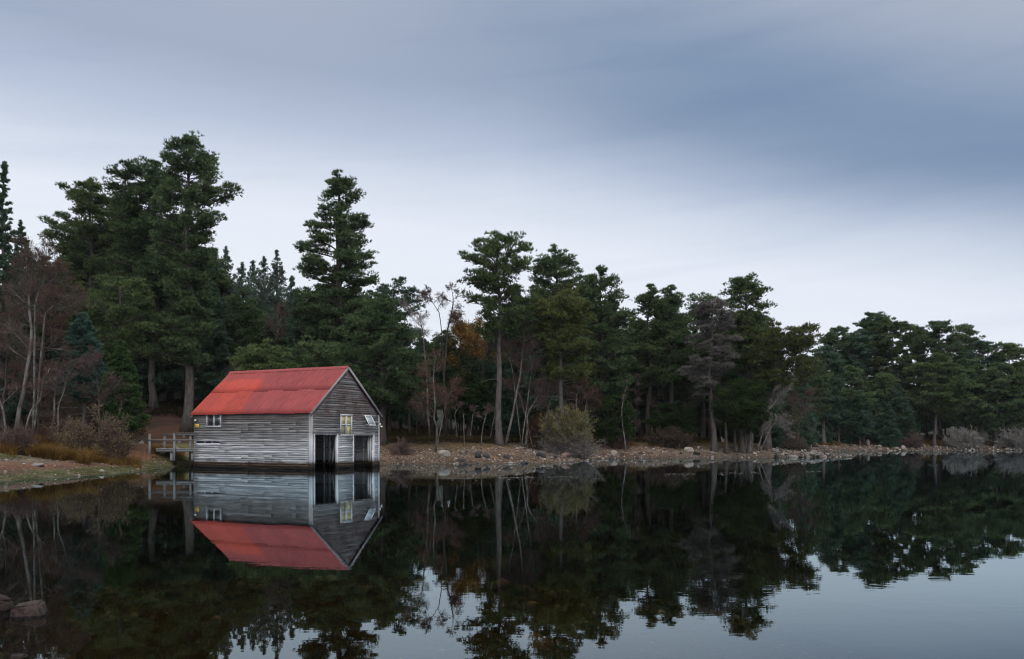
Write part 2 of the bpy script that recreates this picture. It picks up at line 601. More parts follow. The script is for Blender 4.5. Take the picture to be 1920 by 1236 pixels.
tc_ = t.n('ShaderNodeTexCoord')
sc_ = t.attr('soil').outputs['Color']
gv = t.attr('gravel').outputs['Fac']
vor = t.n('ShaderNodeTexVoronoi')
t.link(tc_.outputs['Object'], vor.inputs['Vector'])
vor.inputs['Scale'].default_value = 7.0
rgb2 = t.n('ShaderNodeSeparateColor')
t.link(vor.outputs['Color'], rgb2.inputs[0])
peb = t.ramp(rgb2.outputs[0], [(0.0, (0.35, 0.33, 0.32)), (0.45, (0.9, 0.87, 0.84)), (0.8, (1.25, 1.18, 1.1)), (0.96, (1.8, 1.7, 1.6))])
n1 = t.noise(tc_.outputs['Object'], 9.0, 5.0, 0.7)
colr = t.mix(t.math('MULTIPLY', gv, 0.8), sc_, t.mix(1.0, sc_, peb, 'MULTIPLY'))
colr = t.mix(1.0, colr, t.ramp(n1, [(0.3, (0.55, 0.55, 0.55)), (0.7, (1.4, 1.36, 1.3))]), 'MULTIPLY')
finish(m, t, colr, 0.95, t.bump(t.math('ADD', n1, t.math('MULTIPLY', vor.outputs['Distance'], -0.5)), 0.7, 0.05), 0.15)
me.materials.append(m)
gob = bpy.data.objects.new('ground', me)
COL.objects.link(gob)
tag(gob, 'lake bed, stony beach and sloping forest floor', None, None, 'structure')

# water: one still sheet, clear brown water over a dark bed, with faint ripples
m, t = material('lake_water')
tc_ = t.n('ShaderNodeTexCoord')
p1 = t.noise(t.vscale(tc_.outputs['Object'], (1.0, 1.6, 1.0)), 1.5, 3.0, 0.5)
p2 = t.noise(t.vscale(tc_.outputs['Object'], (3.0, 6.0, 1.0)), 1.8, 2.0, 0.5)
patch = t.maprange(t.noise(t.vscale(tc_.outputs['Object'], (0.035, 0.20, 1.0)), 1.0, 3.0, 0.6), 0.50, 0.66, 0.12, 1.0, True)
nb = t.n('ShaderNodeBump')
nb.inputs['Strength'].default_value = 1.0
nb.inputs['Distance'].default_value = 0.0009
t.link(t.math('MULTIPLY', t.math('ADD', p1, t.math('MULTIPLY', p2, 0.35)), t.math('ADD', patch, 0.25)), nb.inputs['Height'])
fr = t.n('ShaderNodeFresnel')
fr.inputs['IOR'].default_value = 1.60
t.link(nb.outputs[0], fr.inputs['Normal'])
gl = t.n('ShaderNodeBsdfGlossy')
gl.inputs['Roughness'].default_value = 0.0
gl.inputs['Color'].default_value = (0.78, 0.93, 1.0, 1)
t.link(nb.outputs[0], gl.inputs['Normal'])
tr = t.n('ShaderNodeBsdfTransparent')
tr.inputs['Color'].default_value = (0.39, 0.31, 0.18, 1)
mx = t.n('ShaderNodeMixShader')
t.link(fr.outputs[0], mx.inputs[0])
t.link(tr.outputs[0], mx.inputs[1])
t.link(gl.outputs[0], mx.inputs[2])
ow = t.n('ShaderNodeOutputMaterial')
t.link(mx.outputs[0], ow.inputs['Surface'])
wm = bpy.data.meshes.new('lake_water')
wm.from_pydata([(-420, -60, 0), (420, -60, 0), (420, 300, 0), (-420, 300, 0)], [], [(0, 1, 2, 3)])
wm.materials.append(m)
wob = bpy.data.objects.new('lake_water', wm)
COL.objects.link(wob)
tag(wob, 'still dark lake mirroring the trees and sky', None, None, 'structure')

# ------------------------------------------------------------------ boathouse
rng = np.random.default_rng(4)
BX, BY = -9.4, 40.0                      # the corner nearest the camera
GDIR = math.atan2(4.7, 2.4)              # the gable runs this way (local x), the long side runs along local y
W, L = 5.28, 7.62
EAVE, RIDGE, OVX, OVY = 2.66, 5.03, 0.17, 0.14
SL = (RIDGE - EAVE) / (W / 2 + OVX)


def wood_mat(name, horizontal=True, dark=1.0):
    m, t = material(name)
    tc_ = t.n('ShaderNodeTexCoord')
    sp = t.n('ShaderNodeSeparateXYZ')
    t.link(tc_.outputs['Object'], sp.inputs[0])
    z = sp.outputs[2]
    a = t.attr('tone').outputs['Fac']
    st = (1.3, 1.3, 34.0) if horizontal else (34.0, 34.0, 1.3)
    n1 = t.noise(t.vscale(tc_.outputs['Object'], st), 1.0, 5.0, 0.65)
    n2 = t.noise(tc_.outputs['Object'], 1.1, 4.0, 0.6)
    n3 = t.noise(t.vscale(tc_.outputs['Object'], (3.0, 3.0, 9.0)), 1.0, 4.0, 0.7)
    col = t.ramp(t.math('ADD', t.math('MULTIPLY', n1, 0.58), t.math('MULTIPLY', a, 0.46)), [
        (0.22, (0.075, 0.065, 0.060)), (0.42, (0.155, 0.143, 0.138)), (0.60, (0.215, 0.205, 0.205)), (0.85, (0.34, 0.335, 0.34))])
    zz = t.math('ADD', z, t.math('MULTIPLY', t.math('SUBTRACT', n2, 0.5), 1.1))
    bl = t.math('MULTIPLY', t.maprange(zz, 0.20, 0.50, smooth=True), t.maprange(zz, 2.0, 1.0, smooth=True))
    silver = t.ramp(t.math('ADD', t.math('MULTIPLY', n1, 0.5), t.math('MULTIPLY', a, 0.5)), [(0.25, (0.27, 0.265, 0.27)), (0.5, (0.43, 0.435, 0.455)), (0.8, (0.60, 0.61, 0.64))])
    col = t.mix(t.math('MULTIPLY', bl, 0.92), col, silver)
    col = t.mix(t.maprange(n3, 0.62, 0.76, 0.0, 0.6), col, (0.050, 0.040, 0.036))
    rust = t.math('MULTIPLY', t.maprange(z, 2.30, 2.62), t.maprange(n2, 0.35, 0.6))
    if horizontal:
        col = t.mix(t.math('MULTIPLY', rust, 0.65), col, (0.085, 0.040, 0.034))
    wz = t.math('ADD', z, t.math('MULTIPLY', t.math('SUBTRACT', n3, 0.5), 0.10))
    col = t.mix(t.maprange(wz, 0.36, 0.26), col, (0.060, 0.040, 0.029))
    col = t.mix(t.maprange(wz, 0.16, 0.06), col, (0.018, 0.014, 0.012))
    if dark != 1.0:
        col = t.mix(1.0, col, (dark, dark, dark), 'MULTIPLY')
    finish(m, t, col, 0.85, t.bump(n1, 0.5, 0.012), 0.25)
    M[name] = m


wood_mat('weathered_boards')
wood_mat('weathered_posts', False)
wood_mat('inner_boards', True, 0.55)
wood_mat('bridge_wood', True, 0.36)
wood_mat('bridge_posts', False, 0.38)
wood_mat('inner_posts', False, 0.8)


def paint_mat(name, c, rough=0.6, var=0.25):
    m, t = material(name)
    tc_ = t.n('ShaderNodeTexCoord')
    n1 = t.noise(tc_.outputs['Object'], 9.0, 4.0, 0.6)
    col = t.ramp(n1, [(0.3, tuple(k * (1 - var) for k in c)), (0.7, c)])
    finish(m, t, col, rough, None, 0.3)
    M[name] = m


paint_mat('grey_white_paint', (0.46, 0.46, 0.48))
paint_mat('cream_board', (0.50, 0.43, 0.22))
paint_mat('cream_board_dull', (0.24, 0.21, 0.12))
paint_mat('curtain_tan', (0.42, 0.31, 0.22))
paint_mat('curtain_blue', (0.17, 0.22, 0.31))
paint_mat('yellow_sign', (0.62, 0.42, 0.03))
paint_mat('black_print', (0.02, 0.02, 0.02))
paint_mat('white_plastic', (0.75, 0.75, 0.74), 0.4, 0.1)
paint_mat('galvanised', (0.34, 0.34, 0.35), 0.45)
paint_mat('verge_paint', (0.235, 0.23, 0.24), 0.8, 0.3)
paint_mat('fascia_dark', (0.050, 0.030, 0.028), 0.8)

# window glass: dark, slightly reflective, see-through
m, t = material('window_glass')
gb = t.n('ShaderNodeBsdfGlossy')
gb.inputs['Roughness'].default_value = 0.03
tb = t.n('ShaderNodeBsdfTransparent')
tb.inputs['Color'].default_value = (0.85, 0.87, 0.86, 1)
fb = t.n('ShaderNodeFresnel')
fb.inputs['IOR'].default_value = 1.5
ms = t.n('ShaderNodeMixShader')
t.link(fb.outputs[0], ms.inputs[0])
t.link(tb.outputs[0], ms.inputs[1])
t.link(gb.outputs[0], ms.inputs[2])
oo = t.n('ShaderNodeOutputMaterial')
t.link(ms.outputs[0], oo.inputs['Surface'])
M['window_glass'] = m

# solar cells: dark blue grid under glass, reflecting the sky
m, t = material('solar_cells')
tc_ = t.n('ShaderNodeTexCoord')
bk = t.n('ShaderNodeTexBrick')
bk.offset = 0.0
t.link(tc_.outputs['Object'], bk.inputs['Vector'])
bk.inputs['Color1'].default_value = (0.10, 0.13, 0.17, 1)
bk.inputs['Color2'].default_value = (0.13, 0.16, 0.20, 1)
bk.inputs['Mortar'].default_value = (0.45, 0.47, 0.5, 1)
bk.inputs['Scale'].default_value = 1.0
bk.inputs['Mortar Size'].default_value = 0.008
bk.inputs['Brick Width'].default_value = 0.11
bk.inputs['Row Height'].default_value = 0.08
finish(m, t, bk.outputs[0], 0.12, None, 0.8)
M['solar_cells'] = m

house = thing('boathouse', (BX, BY, 0), GDIR, 'grey weatherboarded boathouse with red tin roof standing in the lake edge', 'boathouse')


def cut(a, b, holes):
    out = [(a, b)]
    for h0, h1 in holes:
        nxt = []
        for p, q in out:
            if h1 <= p or h0 >= q:
                nxt.append((p, q))
            else:
                if h0 - p > 0.05:
                    nxt.append((p, h0))
                if q - h1 > 0.05:
                    nxt.append((h1, q))
        out = nxt
    return out


def clad(mb, origin, adir, ndir, length, top, holes, pitch=0.108, gable=None, rough=1.0, joints=(3.5,), gap=None):
    """lapped weatherboards on one wall; adir runs along it, ndir points out"""
    adir, ndir, origin = np.array(adir, float), np.array(ndir, float), np.array(origin, float)
    z, row = -0.62, 0
    while z < top:
        hgt = pitch * 1.16
        a0, a1, b0, b1 = 0.0, length, 0.0, length
        if gable is not None:
            zb, zt = z, z + hgt
            ins = lambda q: max(0.0, (q - gable[0]) / gable[1])
            a0, b0 = ins(zb), ins(zt)
            a1, b1 = length - a0, length - b0
            if a1 - a0 < 0.12:
                break
        hs = [(h[0], h[1]) for h in holes if h[2] < z + pitch * 0.55 < h[3]]
        for p, q in cut(a0, a1, hs):
            js = [p] + sorted(j + rng.normal(0, 0.03) + (0.45 if rng.random() < 0.3 else 0) for j in joints if p + 0.5 < j < q - 0.9 and rng.random() < 0.33) + [q]
            for u0, u1 in zip(js[:-1], js[1:]):
                if gap is not None and gap(u0, u1, z):
                    continue
                n = max(2, int((u1 - u0) / 0.45) + 1)
                uu = np.linspace(u0, u1 - 0.004, n)
                ut = uu.copy()
                if gable is not None:
                    if u0 == a0:
                        ut[0] = b0
                    if u1 == a1:
                        ut[-1] = b1
                    ut = np.clip(ut, b0, b1)
                sag = np.cumsum(rng.normal(0, 0.0045, n)) * rough + rng.normal(0, 0.006) * rough
                chip = rng.normal(0, 0.0055, n) * rough
                zb = z + sag + chip
                zt = z + hgt + sag * 0.6
                pr = 0.050 + rng.normal(0, 0.005) + rng.normal(0, 0.005, n) * rough
                th = 0.024
                P = lambda a, o, zc: origin + adir * a[:, None] + ndir * np.broadcast_to(o, a.shape)[:, None] + np.array([0, 0, 1.0]) * np.broadcast_to(zc, a.shape)[:, None]
                v = np.concatenate([P(uu, pr, zb), P(ut, pr - 0.036, zt), P(ut, pr - 0.036 - th, zt), P(uu, pr - th, zb)])
                k = np.arange(n - 1)
                f = [np.stack([k + r * n, k + 1 + r * n, k + 1 + ((r + 1) % 4) * n, k + ((r + 1) % 4) * n], 1) for r in range(4)]
                f.append(np.array([(0, n, 2 * n, 3 * n), (n - 1, 4 * n - 1, 3 * n - 1, 2 * n - 1)]))
                mb.add(v, f, rng.uniform(0.30, 0.72))
        z += pitch
        row += 1


# the long side towards the camera: local x = 0, outward -x
side_holes = [(5.71, 6.74, 2.04, 2.72)]
wb = MB()


def slot(u0, u1, z):
    return False


clad(wb, (0, 0, 0), (0, 1, 0), (-1, 0, 0), L, 2.60, side_holes + [(5.80, 7.48, 1.27, 1.37)], joints=(0.9, 2.4, 3.95, 5.5), rough=1.35)
wb.build('side_wall', M['weathered_boards'], house)
# short battens left across the missing board
for yb in (5.80, 6.38, 6.88, 7.50):
    bb = MB()
    bb.box((0.012, yb, 1.32), (0.03, 0.07, 0.20), None, 0.6)
    bb.build('batten', M['weathered_boards'], house)

fb_ = MB()
D1, D2, DTOP = (0.20, 1.84), (3.15, 4.80), 1.70
GW = (2.09, 3.02, 1.60, 2.66)
clad(fb_, (0, 0, 0), (1, 0, 0), (0, -1, 0), W, RIDGE - 0.05, [(D1[0] - 0.06, D1[1] + 0.06, -9, DTOP), (D2[0] - 0.06, D2[1] + 0.06, -9, DTOP), GW],
     gable=(EAVE + SL * OVX - 0.16, SL), joints=(1.2, 2.05, 3.4), rough=1.35)
fb_.build('front_wall', M['weathered_boards'], house)
ob = MB()
clad(ob, (W, 0, 0), (0, 1, 0), (1, 0, 0), L, 2.60, [], joints=(2.6, 5.0))
ob.build('side_wall', M['weathered_boards'], house)
rb = MB()
clad(rb, (0, L, 0), (1, 0, 0), (0, 1, 0), W, RIDGE - 0.05, [(2.15, 3.10, 0.9, 2.75)], gable=(EAVE + SL * OVX - 0.16, SL), joints=(2.7,))
rb.build('rear_wall', M['inner_boards'], house)
# door at the back, where the footbridge lands
rd = MB()
for k in range(7):
    rd.box((2.15 + 0.068 + k * 0.136, L - 0.02, 1.83), (0.13, 0.03, 1.84), None, rng.uniform(0.2, 0.8))
rear_door = rd.build('door', M['inner_posts'], house)
hd = MB()
hd.box((2.97, L + 0.02, 1.8), (0.04, 0.05, 0.14))
hd.build('handle', M['galvanised'], rear_door)

# posts and trim
for (x, y, sx, sy, z1) in ((-0.005, -0.035, 0.115, 0.05, 2.74), (-0.04, 0.062, 0.045, 0.13, 2.74), (W - 0.02, -0.035, 0.11, 0.05, 2.70), (W + 0.03, 0.05, 0.04, 0.12, 2.70)):
    c = MB()
    c.box((x, y, (z1 - 0.6) / 2), (sx, sy, z1 + 0.6), None, 0.75)
    c.build('corner_board', M['weathered_posts'], house)
for (a0, a1) in (D1, D2):
    fr_ = MB()
    fr_.box((a0 - 0.035, 0.02, 0.55), (0.09, 0.14, 2.3), None, 0.7)
    fr_.box((a1 + 0.035, 0.02, 0.55), (0.10, 0.14, 2.3), None, 0.8)
    fr_.box(((a0 + a1) / 2, 0.022, DTOP + 0.035), (a1 - a0 + 0.24, 0.136, 0.085), None, 0.55)
    fr_.build('door_frame', M['weathered_posts'], house)
# door leaf folded back inside the right opening, and loose planks
dl = MB()
for k in range(2):
    dl.box((4.78, 0.17 + k * 0.12, 0.93), (0.035, 0.115, 1.44), None, rng.uniform(0.5, 0.9))
dl.build('door', M['weathered_posts'], house)
pl = MB()
pl.beam((4.83, -0.03, -0.4), (4.72, 0.0, 0.85), 0.07, 0.03, 0.9)
pl.build('door_plank', M['weathered_posts'], house)
pl = MB()
pl.beam((1.78, -0.06, -0.4), (1.80, -0.06, 0.95), 0.05, 0.03, 0.9)
pl.build('door_plank', M['weathered_posts'], house)
# inside: studs, sills, a walkway and a prop
for (x, y, z0, z1) in ((2.72, 1.5, -0.5, 2.7), (3.2, 1.55, -0.5, 2.7), (2.72, 4.2, -0.5, 2.7), (W - 0.07, 1.5, -0.5, 2.6), (W - 0.07, 0.93, -0.5, 2.6), (W - 0.07, 3.4, -0.5, 2.6), (W - 0.07, 5.2, -0.5, 2.6)):
    c = MB()
    c.box((x, y, (z0 + z1) / 2), (0.085, 0.085, z1 - z0), None, 0.9)
    c.build('stud', M['inner_posts'], house)
c = MB()
c.beam((2.2, 0.55, 0.2), (2.36, 0.5, 1.5), 0.06, 0.05, 0.8)
c.build('prop', M['inner_posts'], house)
c = MB()
c.beam((W - 0.09, 0.2, 1.0), (W - 0.09, L - 0.1, 1.0), 0.05, 0.11, 0.1)
c.build('rail', M['inner_posts'], house)
c = MB()
for k in range(24):
    c.box((3.05, 0.9 + k * 0.265, 0.20), (0.8, 0.25, 0.04), None, rng.uniform(0.2, 0.8))
c.build('walkway', M['inner_boards'], house)
c = MB()
c.beam((0.12, 0.05, 2.66), (0.12, L - 0.05, 2.66), 0.1, 0.1)
c.beam((W - 0.12, 0.05, 2.66), (W - 0.12, L - 0.05, 2.66), 0.1, 0.1)
for k in range(6):
    y = 0.5 + k * 1.27
    c.beam((0.1, y, 2.72), (W - 0.1, y, 2.72), 0.06, 0.12, 0.3)
    c.beam((0.0, y, EAVE + 0.07), (W / 2, y, RIDGE - 0.12), 0.05, 0.1, 0.3)
    c.beam((W, y, EAVE + 0.07), (W / 2, y, RIDGE - 0.12), 0.05, 0.1, 0.3)
c.build('rafters', M['inner_posts'], house)

# gable window: four cream panels in a painted frame
wf = MB()
wx0, wx1, wz0, wz1 = GW
wy = -0.035
wf.box(((wx0 + wx1) / 2, wy, wz1 - 0.03), (wx1 - wx0, 0.07, 0.075))
wf.box(((wx0 + wx1) / 2, wy, wz0 + 0.03), (wx1 - wx0, 0.08, 0.065))
for x in (wx0 + 0.035, (wx0 + wx1) / 2 - 0.02, wx1 - 0.055):
    wf.box((x, wy + 0.003, (wz0 + wz1) / 2), (0.085, 0.06, wz1 - wz0 - 0.13))
for q in range(2):
    xa, xb = ((wx0 + 0.078, (wx0 + wx1) / 2 - 0.063), ((wx0 + wx1) / 2 + 0.023, wx1 - 0.098))[q]
    wf.box(((xa + xb) / 2, wy + 0.004, (wz0 + wz1) / 2 + 0.02), (xb - xa, 0.055, 0.06))
window = wf.build('window', M['grey_white_paint'], house)
zm = (wz0 + wz1) / 2 + 0.02
for k, (xa, xb, za, zb) in enumerate(((wx0 + 0.078, (wx0 + wx1) / 2 - 0.063, zm + 0.03, wz1 - 0.068), ((wx0 + wx1) / 2 + 0.023, wx1 - 0.098, zm + 0.03, wz1 - 0.068),
                                      (wx0 + 0.078, (wx0 + wx1) / 2 - 0.063, wz0 + 0.063, zm - 0.03), ((wx0 + wx1) / 2 + 0.023, wx1 - 0.098, wz0 + 0.063, zm - 0.03))):
    pb = MB()
    pb.box(((xa + xb) / 2, wy + 0.02, (za + zb) / 2), (xb - xa, 0.012, zb - za))
    pb.build('pane', M['cream_board_dull' if k == 2 else 'cream_board'], window)

# side window under the eave: two lights, curtains behind
sf = MB()
y0, y1, z0, z1 = side_holes[0]
for y in (y0 + 0.04, (y0 + y1) / 2 - 0.02, y1 - 0.04):
    sf.box((-0.03, y, (z0 + z1) / 2), (0.07, 0.085, z1 - z0 - 0.14))
sf.box((-0.032, (y0 + y1) / 2, z1 - 0.04), (0.07, y1 - y0, 0.07))
sf.box((-0.045, (y0 + y1) / 2, z0 + 0.03), (0.11, y1 - y0 + 0.04, 0.07))
swin = sf.build('window', M['grey_white_paint'], house)
swin['label'] = 'two-light side window with curtains'
g_ = MB()
g_.box((-0.015, (y0 + y1) / 2, (z0 + z1) / 2), (0.006, y1 - y0 - 0.16, z1 - z0 - 0.14))
g_.build('pane', M['window_glass'], swin)
for ya, yb, mt in ((y0 + 0.30, y0 + 0.43, 'curtain_blue'), (y0 + 0.09, y0 + 0.24, 'curtain_tan'), (y1 - 0.44, y1 - 0.20, 'curtain_tan')):
    g_ = MB()
    n = 12
    yy = np.linspace(ya, yb, n)
    xx = 0.012 + 0.010 * np.sin(np.arange(n) * 1.9)
    v = np.concatenate([np.stack([xx, yy, np.full(n, z0)], 1), np.stack([xx, yy, np.full(n, z1)], 1)])
    k = np.arange(n - 1)
    g_.add(v, np.stack([k, k + 1, k + 1 + n, k + n], 1))
    g_.build('curtain', M[mt], swin)

# roof: corrugated iron in two tiers of sheets, old dull paint and newer bright paint
m, t = material('red_tin')
tc_ = t.n('ShaderNodeTexCoord')
sp = t.n('ShaderNodeSeparateXYZ')
t.link(tc_.outputs['Object'], sp.inputs[0])
yv, zv = sp.outputs[1], sp.outputs[2]
n1 = t.noise(tc_.outputs['Object'], 1.2, 4.0, 0.6)
n2 = t.noise(t.vscale(tc_.outputs['Object'], (10, 26, 10)), 1.0, 4.0, 0.7)
n3 = t.noise(t.vscale(tc_.outputs['Object'], (1.5, 14, 1.5)), 1.0, 4.0, 0.6)
a = t.attr('tone').outputs['Fac']
edge = t.math('ADD', t.math('ADD', yv, t.math('MULTIPLY', zv, -0.30)), t.math('MULTIPLY', t.math('SUBTRACT', n1, 0.5), 1.7))
fresh = t.maprange(edge, 3.35, 3.62)
topd = t.maprange(t.math('ADD', zv, t.math('MULTIPLY', t.math('SUBTRACT', n1, 0.5), 0.5)), 4.50, 4.56, 1.0, 0.12)
fresh = t.math('MULTIPLY', fresh, topd)
dull = t.ramp(t.math('ADD', t.math('MULTIPLY', n3, 0.85), t.math('MULTIPLY', a, 0.15)), [(0.25, (0.125, 0.027, 0.029)), (0.5, (0.205, 0.042, 0.042)), (0.75, (0.275, 0.055, 0.052))])
brt = t.ramp(t.math('ADD', t.math('MULTIPLY', n3, 0.6), t.math('MULTIPLY', a, 0.4)), [(0.25, (0.235, 0.038, 0.027)), (0.7, (0.34, 0.052, 0.036))])
col = t.mix(fresh, dull, brt)
n4 = t.noise(tc_.outputs['Object'], 2.6, 6.0, 0.7)
col = t.mix(t.maprange(n4, 0.50, 0.68, 0.0, 0.45), col, (0.11, 0.032, 0.032))
col = t.mix(t.maprange(n2, 0.48, 0.75, 0.0, 0.50), col, (0.085, 0.030, 0.032))
bot = t.maprange(t.math('ADD', zv, t.math('MULTIPLY', t.math('SUBTRACT', n3, 0.5), 0.25)), 2.85, 2.70)
col = t.mix(t.math('MULTIPLY', bot, 0.35), col, (0.25, 0.026, 0.03))
finish(m, t, col, 0.75, None, 0.12)
M['red_tin'] = m


def tin_slope(mb, sgn):
    # sgn -1: the slope over local x < W/2 (towards the camera), +1: the far slope
    ex = W / 2 + OVX
    sl_len = math.hypot(ex, RIDGE - EAVE)
    un = np.array([sgn * (RIDGE - EAVE), 0, ex]) / sl_len           # outward normal
    ud = np.array([sgn * ex, 0, -(RIDGE - EAVE)]) / sl_len          # down the slope
    top = np.array([W / 2, 0, RIDGE])
    nsh = 8
    wsh = (L + 2 * OVY) / nsh
    for tier, (s0, s1, lift) in enumerate(((0.0, sl_len * 0.51, 0.005), (sl_len * 0.49, sl_len, 0.0))):
        for k in range(nsh):
            ya = -OVY + k * wsh - (0.03 if k else 0)
            yb = -OVY + (k + 1) * wsh
            n = int((yb - ya) / 0.0145)
            yy = np.linspace(ya, yb, n)
            lf = lift + 0.004 + 0.017 * (yy - ya) / (yb - ya) + rng.normal(0, 0.002)
            cor = 0.010 * np.sin(yy * 2 * math.pi / 0.087)
            sv = np.linspace(s0, s1 + rng.normal(0, 0.012), 5)
            bend = rng.normal(0, 0.004, 5)
            P = top + ud * sv[:, None, None] + np.array([0, 1.0, 0]) * yy[None, :, None] + un * (lf + cor)[None, :, None] + un * bend[:, None, None]
            Q = P - un * 0.003
            v = np.concatenate([P.reshape(-1, 3), Q.reshape(-1, 3)])
            i_ = (np.arange(4)[:, None] * n + np.arange(n - 1)[None, :]).ravel()
            f = np.stack([i_, i_ + 1, i_ + n + 1, i_ + n], 1)
            e0 = 5 * n
            j = np.arange(n - 1) + 4 * n
            rim = np.stack([j, j + 1, j + 1 + e0, j + e0], 1)
            mb.add(v, [f, f[:, ::-1] + e0, rim], rng.uniform(0.05, 0.95))


rf = MB()
tin_slope(rf, -1)
tin_slope(rf, 1)
roof = rf.build('roof', M['red_tin'], house, True)
rc = MB()
for k in range(4):
    ya, yb = -OVY - 0.02 + k * (L + 2 * OVY + 0.04) / 4, -OVY - 0.02 + (k + 1) * (L + 2 * OVY + 0.04) / 4 + 0.03
    lf = 0.045 + 0.006 * (k % 2)
    v = []
    for y in (ya, yb):
        v += [(W / 2 - 0.17, y, RIDGE - 0.17 * SL + lf), (W / 2 - 0.03, y, RIDGE + lf), (W / 2 + 0.03, y, RIDGE + lf), (W / 2 + 0.17, y, RIDGE - 0.17 * SL + lf)]
    rc.add(v, np.array([(0, 4, 5, 1), (1, 5, 6, 2), (2, 6, 7, 3)]), rng.uniform(0.3, 0.9))
rc.build('ridge_cap', M['red_tin'], roof)
for yq in (-OVY + 0.015, L + OVY - 0.015):
    for sg in (-1, 1):
        vb = MB()
        lw = 0.0 if yq < 1 else 0.05
        e = np.array([W / 2 + sg * (W / 2 + OVX + 0.01 - lw), yq - lw, EAVE - 0.055 - lw])
        p = np.array([W / 2, yq - lw, RIDGE - 0.05 - lw])
        vb.beam(e, p, 0.028, 0.12, 0.6)
        vb.build('bargeboard', M['verge_paint'], house)
for xq in (-0.07, W + 0.07):
    fa = MB()
    fa.box((xq, L / 2, EAVE + 0.05), (0.025, L + 0.1, 0.10))
    fa.build('fascia', M['fascia_dark'], house)

# solar panel on a bracket, tilted to the sky
sp_ = MB()
tilt = R(38)
rot = np.array([[1, 0, 0], [0, math.cos(tilt), -math.sin(tilt)], [0, math.sin(tilt), math.cos(tilt)]])   # tips the outer edge down
pc = np.array([4.24, -0.24, 2.40])


def rot_x(a):
    return np.array([[1, 0, 0], [0, math.cos(a), -math.sin(a)], [0, math.sin(a), math.cos(a)]])


rp = rot_x(R(60))
pw, ph = 0.56, 0.60
for (cx, cy, sx, sy) in ((0, ph / 2 - 0.014, pw, 0.028), (0, -ph / 2 + 0.014, pw, 0.028), (pw / 2 - 0.014, 0, 0.028, ph - 0.056), (-pw / 2 + 0.014, 0, 0.028, ph - 0.056)):
    sp_.box(pc + rp @ np.array([cx, cy, 0]), (sx, sy, 0.035), rp)
sp_.beam(pc + rp @ np.array([-0.2, -0.2, -0.02]), (4.1, -0.02, 2.15), 0.03, 0.03)
sp_.beam(pc + rp @ np.array([0.2, -0.2, -0.02]), (4.5, -0.02, 2.15), 0.03, 0.03)
sp_.beam((4.1, -0.02, 2.12), (4.1, -0.02, 2.62), 0.03, 0.03, up=(1, 0, 0))
sp_.beam((4.5, -0.02, 2.12), (4.5, -0.02, 2.62), 0.03, 0.03, up=(1, 0, 0))
solar = sp_.build('solar_panel', M['white_plastic'], house)
cl = MB()
cl.box((0, 0, 0), (pw - 0.056, ph - 0.056, 0.02))
cells = cl.build('cells', M['solar_cells'], solar)
cells.location = pc
cells.rotation_euler = (R(60), 0, 0)
# lamp with a sensor on the far corner, small lamp above the yellow notice
lm = MB()
lm.box((W + 0.07, -0.03, 2.22), (0.07, 0.08, 0.12))
lm.tube([(W + 0.10, -0.06, 2.10), (W + 0.17, -0.13, 2.10)], [0.03, 0.045], 8)
lm.build('lamp', M['white_plastic'], house)
lm = MB()
lm.tube([(-0.03, 7.42, 2.40), (-0.10, 7.42, 2.40), (-0.15, 7.42, 2.37)], [0.03, 0.04, 0.055], 10)
lm.build('lamp', M['white_plastic'], house)

def to_world(x, y, z):
    c_, s_ = math.cos(GDIR), math.sin(GDIR)
    return (BX + x * c_ - y * s_, BY + x * s_ + y * c_, z)


sg_ = thing('notice_sign', to_world(-0.065, 7.36, 2.11), GDIR, 'small yellow notice screwed to the boathouse wall by the side window', 'sign')
pb = MB()
pb.box((0, 0, 0), (0.012, 0.30, 0.19))
pb.build('plate', M['yellow_sign'], sg_)
for k, (wd, dz) in enumerate(((0.20, 0.045), (0.16, 0.0), (0.20, -0.045))):
    pb = MB()
    pb.box((-0.008, 0, dz), (0.004, wd, 0.016))
    pb.build('text_line', M['curtain_tan'], sg_)

# footbridge from the bank to the back of the boathouse
br = thing('footbridge', (-19.2, 45.3, 0), 0, 'narrow wooden footbridge with grey handrails beside the boathouse', 'footbridge')


def PW(px, py, d):
    return np.array([(px - HX) / FPX * d, d, CAMZ + (HY - py) / FPX * d])


OFF = np.array([-19.2, 45.3, 0])
FA, FB = PW(272, 0, 45.4)[0], PW(368, 0, 45.4)[0]
yF, yB = 45.0, 46.4
for (px, d, zt, zb) in ((280.5, yF, 1.72, 0.3), (327, yF, 1.76, 0.05), (308.5, yB, 1.74, 0.5), (357, yB, 1.74, 0.3)):
    c = MB()
    X = (px - HX) / FPX * d
    c.box(np.array([X, d, (zt + zb) / 2]) - OFF, (0.10, 0.10, zt - zb), None, 0.85)
    c.build('post', M['bridge_posts'], br)
for d, xa, xb in ((yF, 279, 421), (yB, 279, 425)):
    for zc in (1.40, ):
        c = MB()
        c.beam(np.array([(xa - HX) / FPX * d, d - 0.07, zc]) - OFF, np.array([(xb - HX) / FPX * d, d - 0.07, zc - 0.01]) - OFF, 0.03, 0.062, 0.6)
        c.build('rail', M['bridge_wood'], br)
c = MB()
c.beam(np.array([(303 - HX) / FPX * yB, yB - 0.07, 1.70]) - OFF, np.array([(425 - HX) / FPX * yB, yB - 0.07, 1.69]) - OFF, 0.04, 0.08, 0.8)
c.build('rail', M['bridge_wood'], br)
c = MB()
c.beam(np.array([(327 - HX) / FPX * yF, yF, 1.775]) - OFF, np.array([(421 - HX) / FPX * yF, yF, 1.77]) - OFF, 0.10, 0.035, 0.8)
c.build('rail', M['bridge_wood'], br)
c = MB()
xa, xb = (300 - HX) / FPX * 45.6, (420 - HX) / FPX * 45.6
n = 24
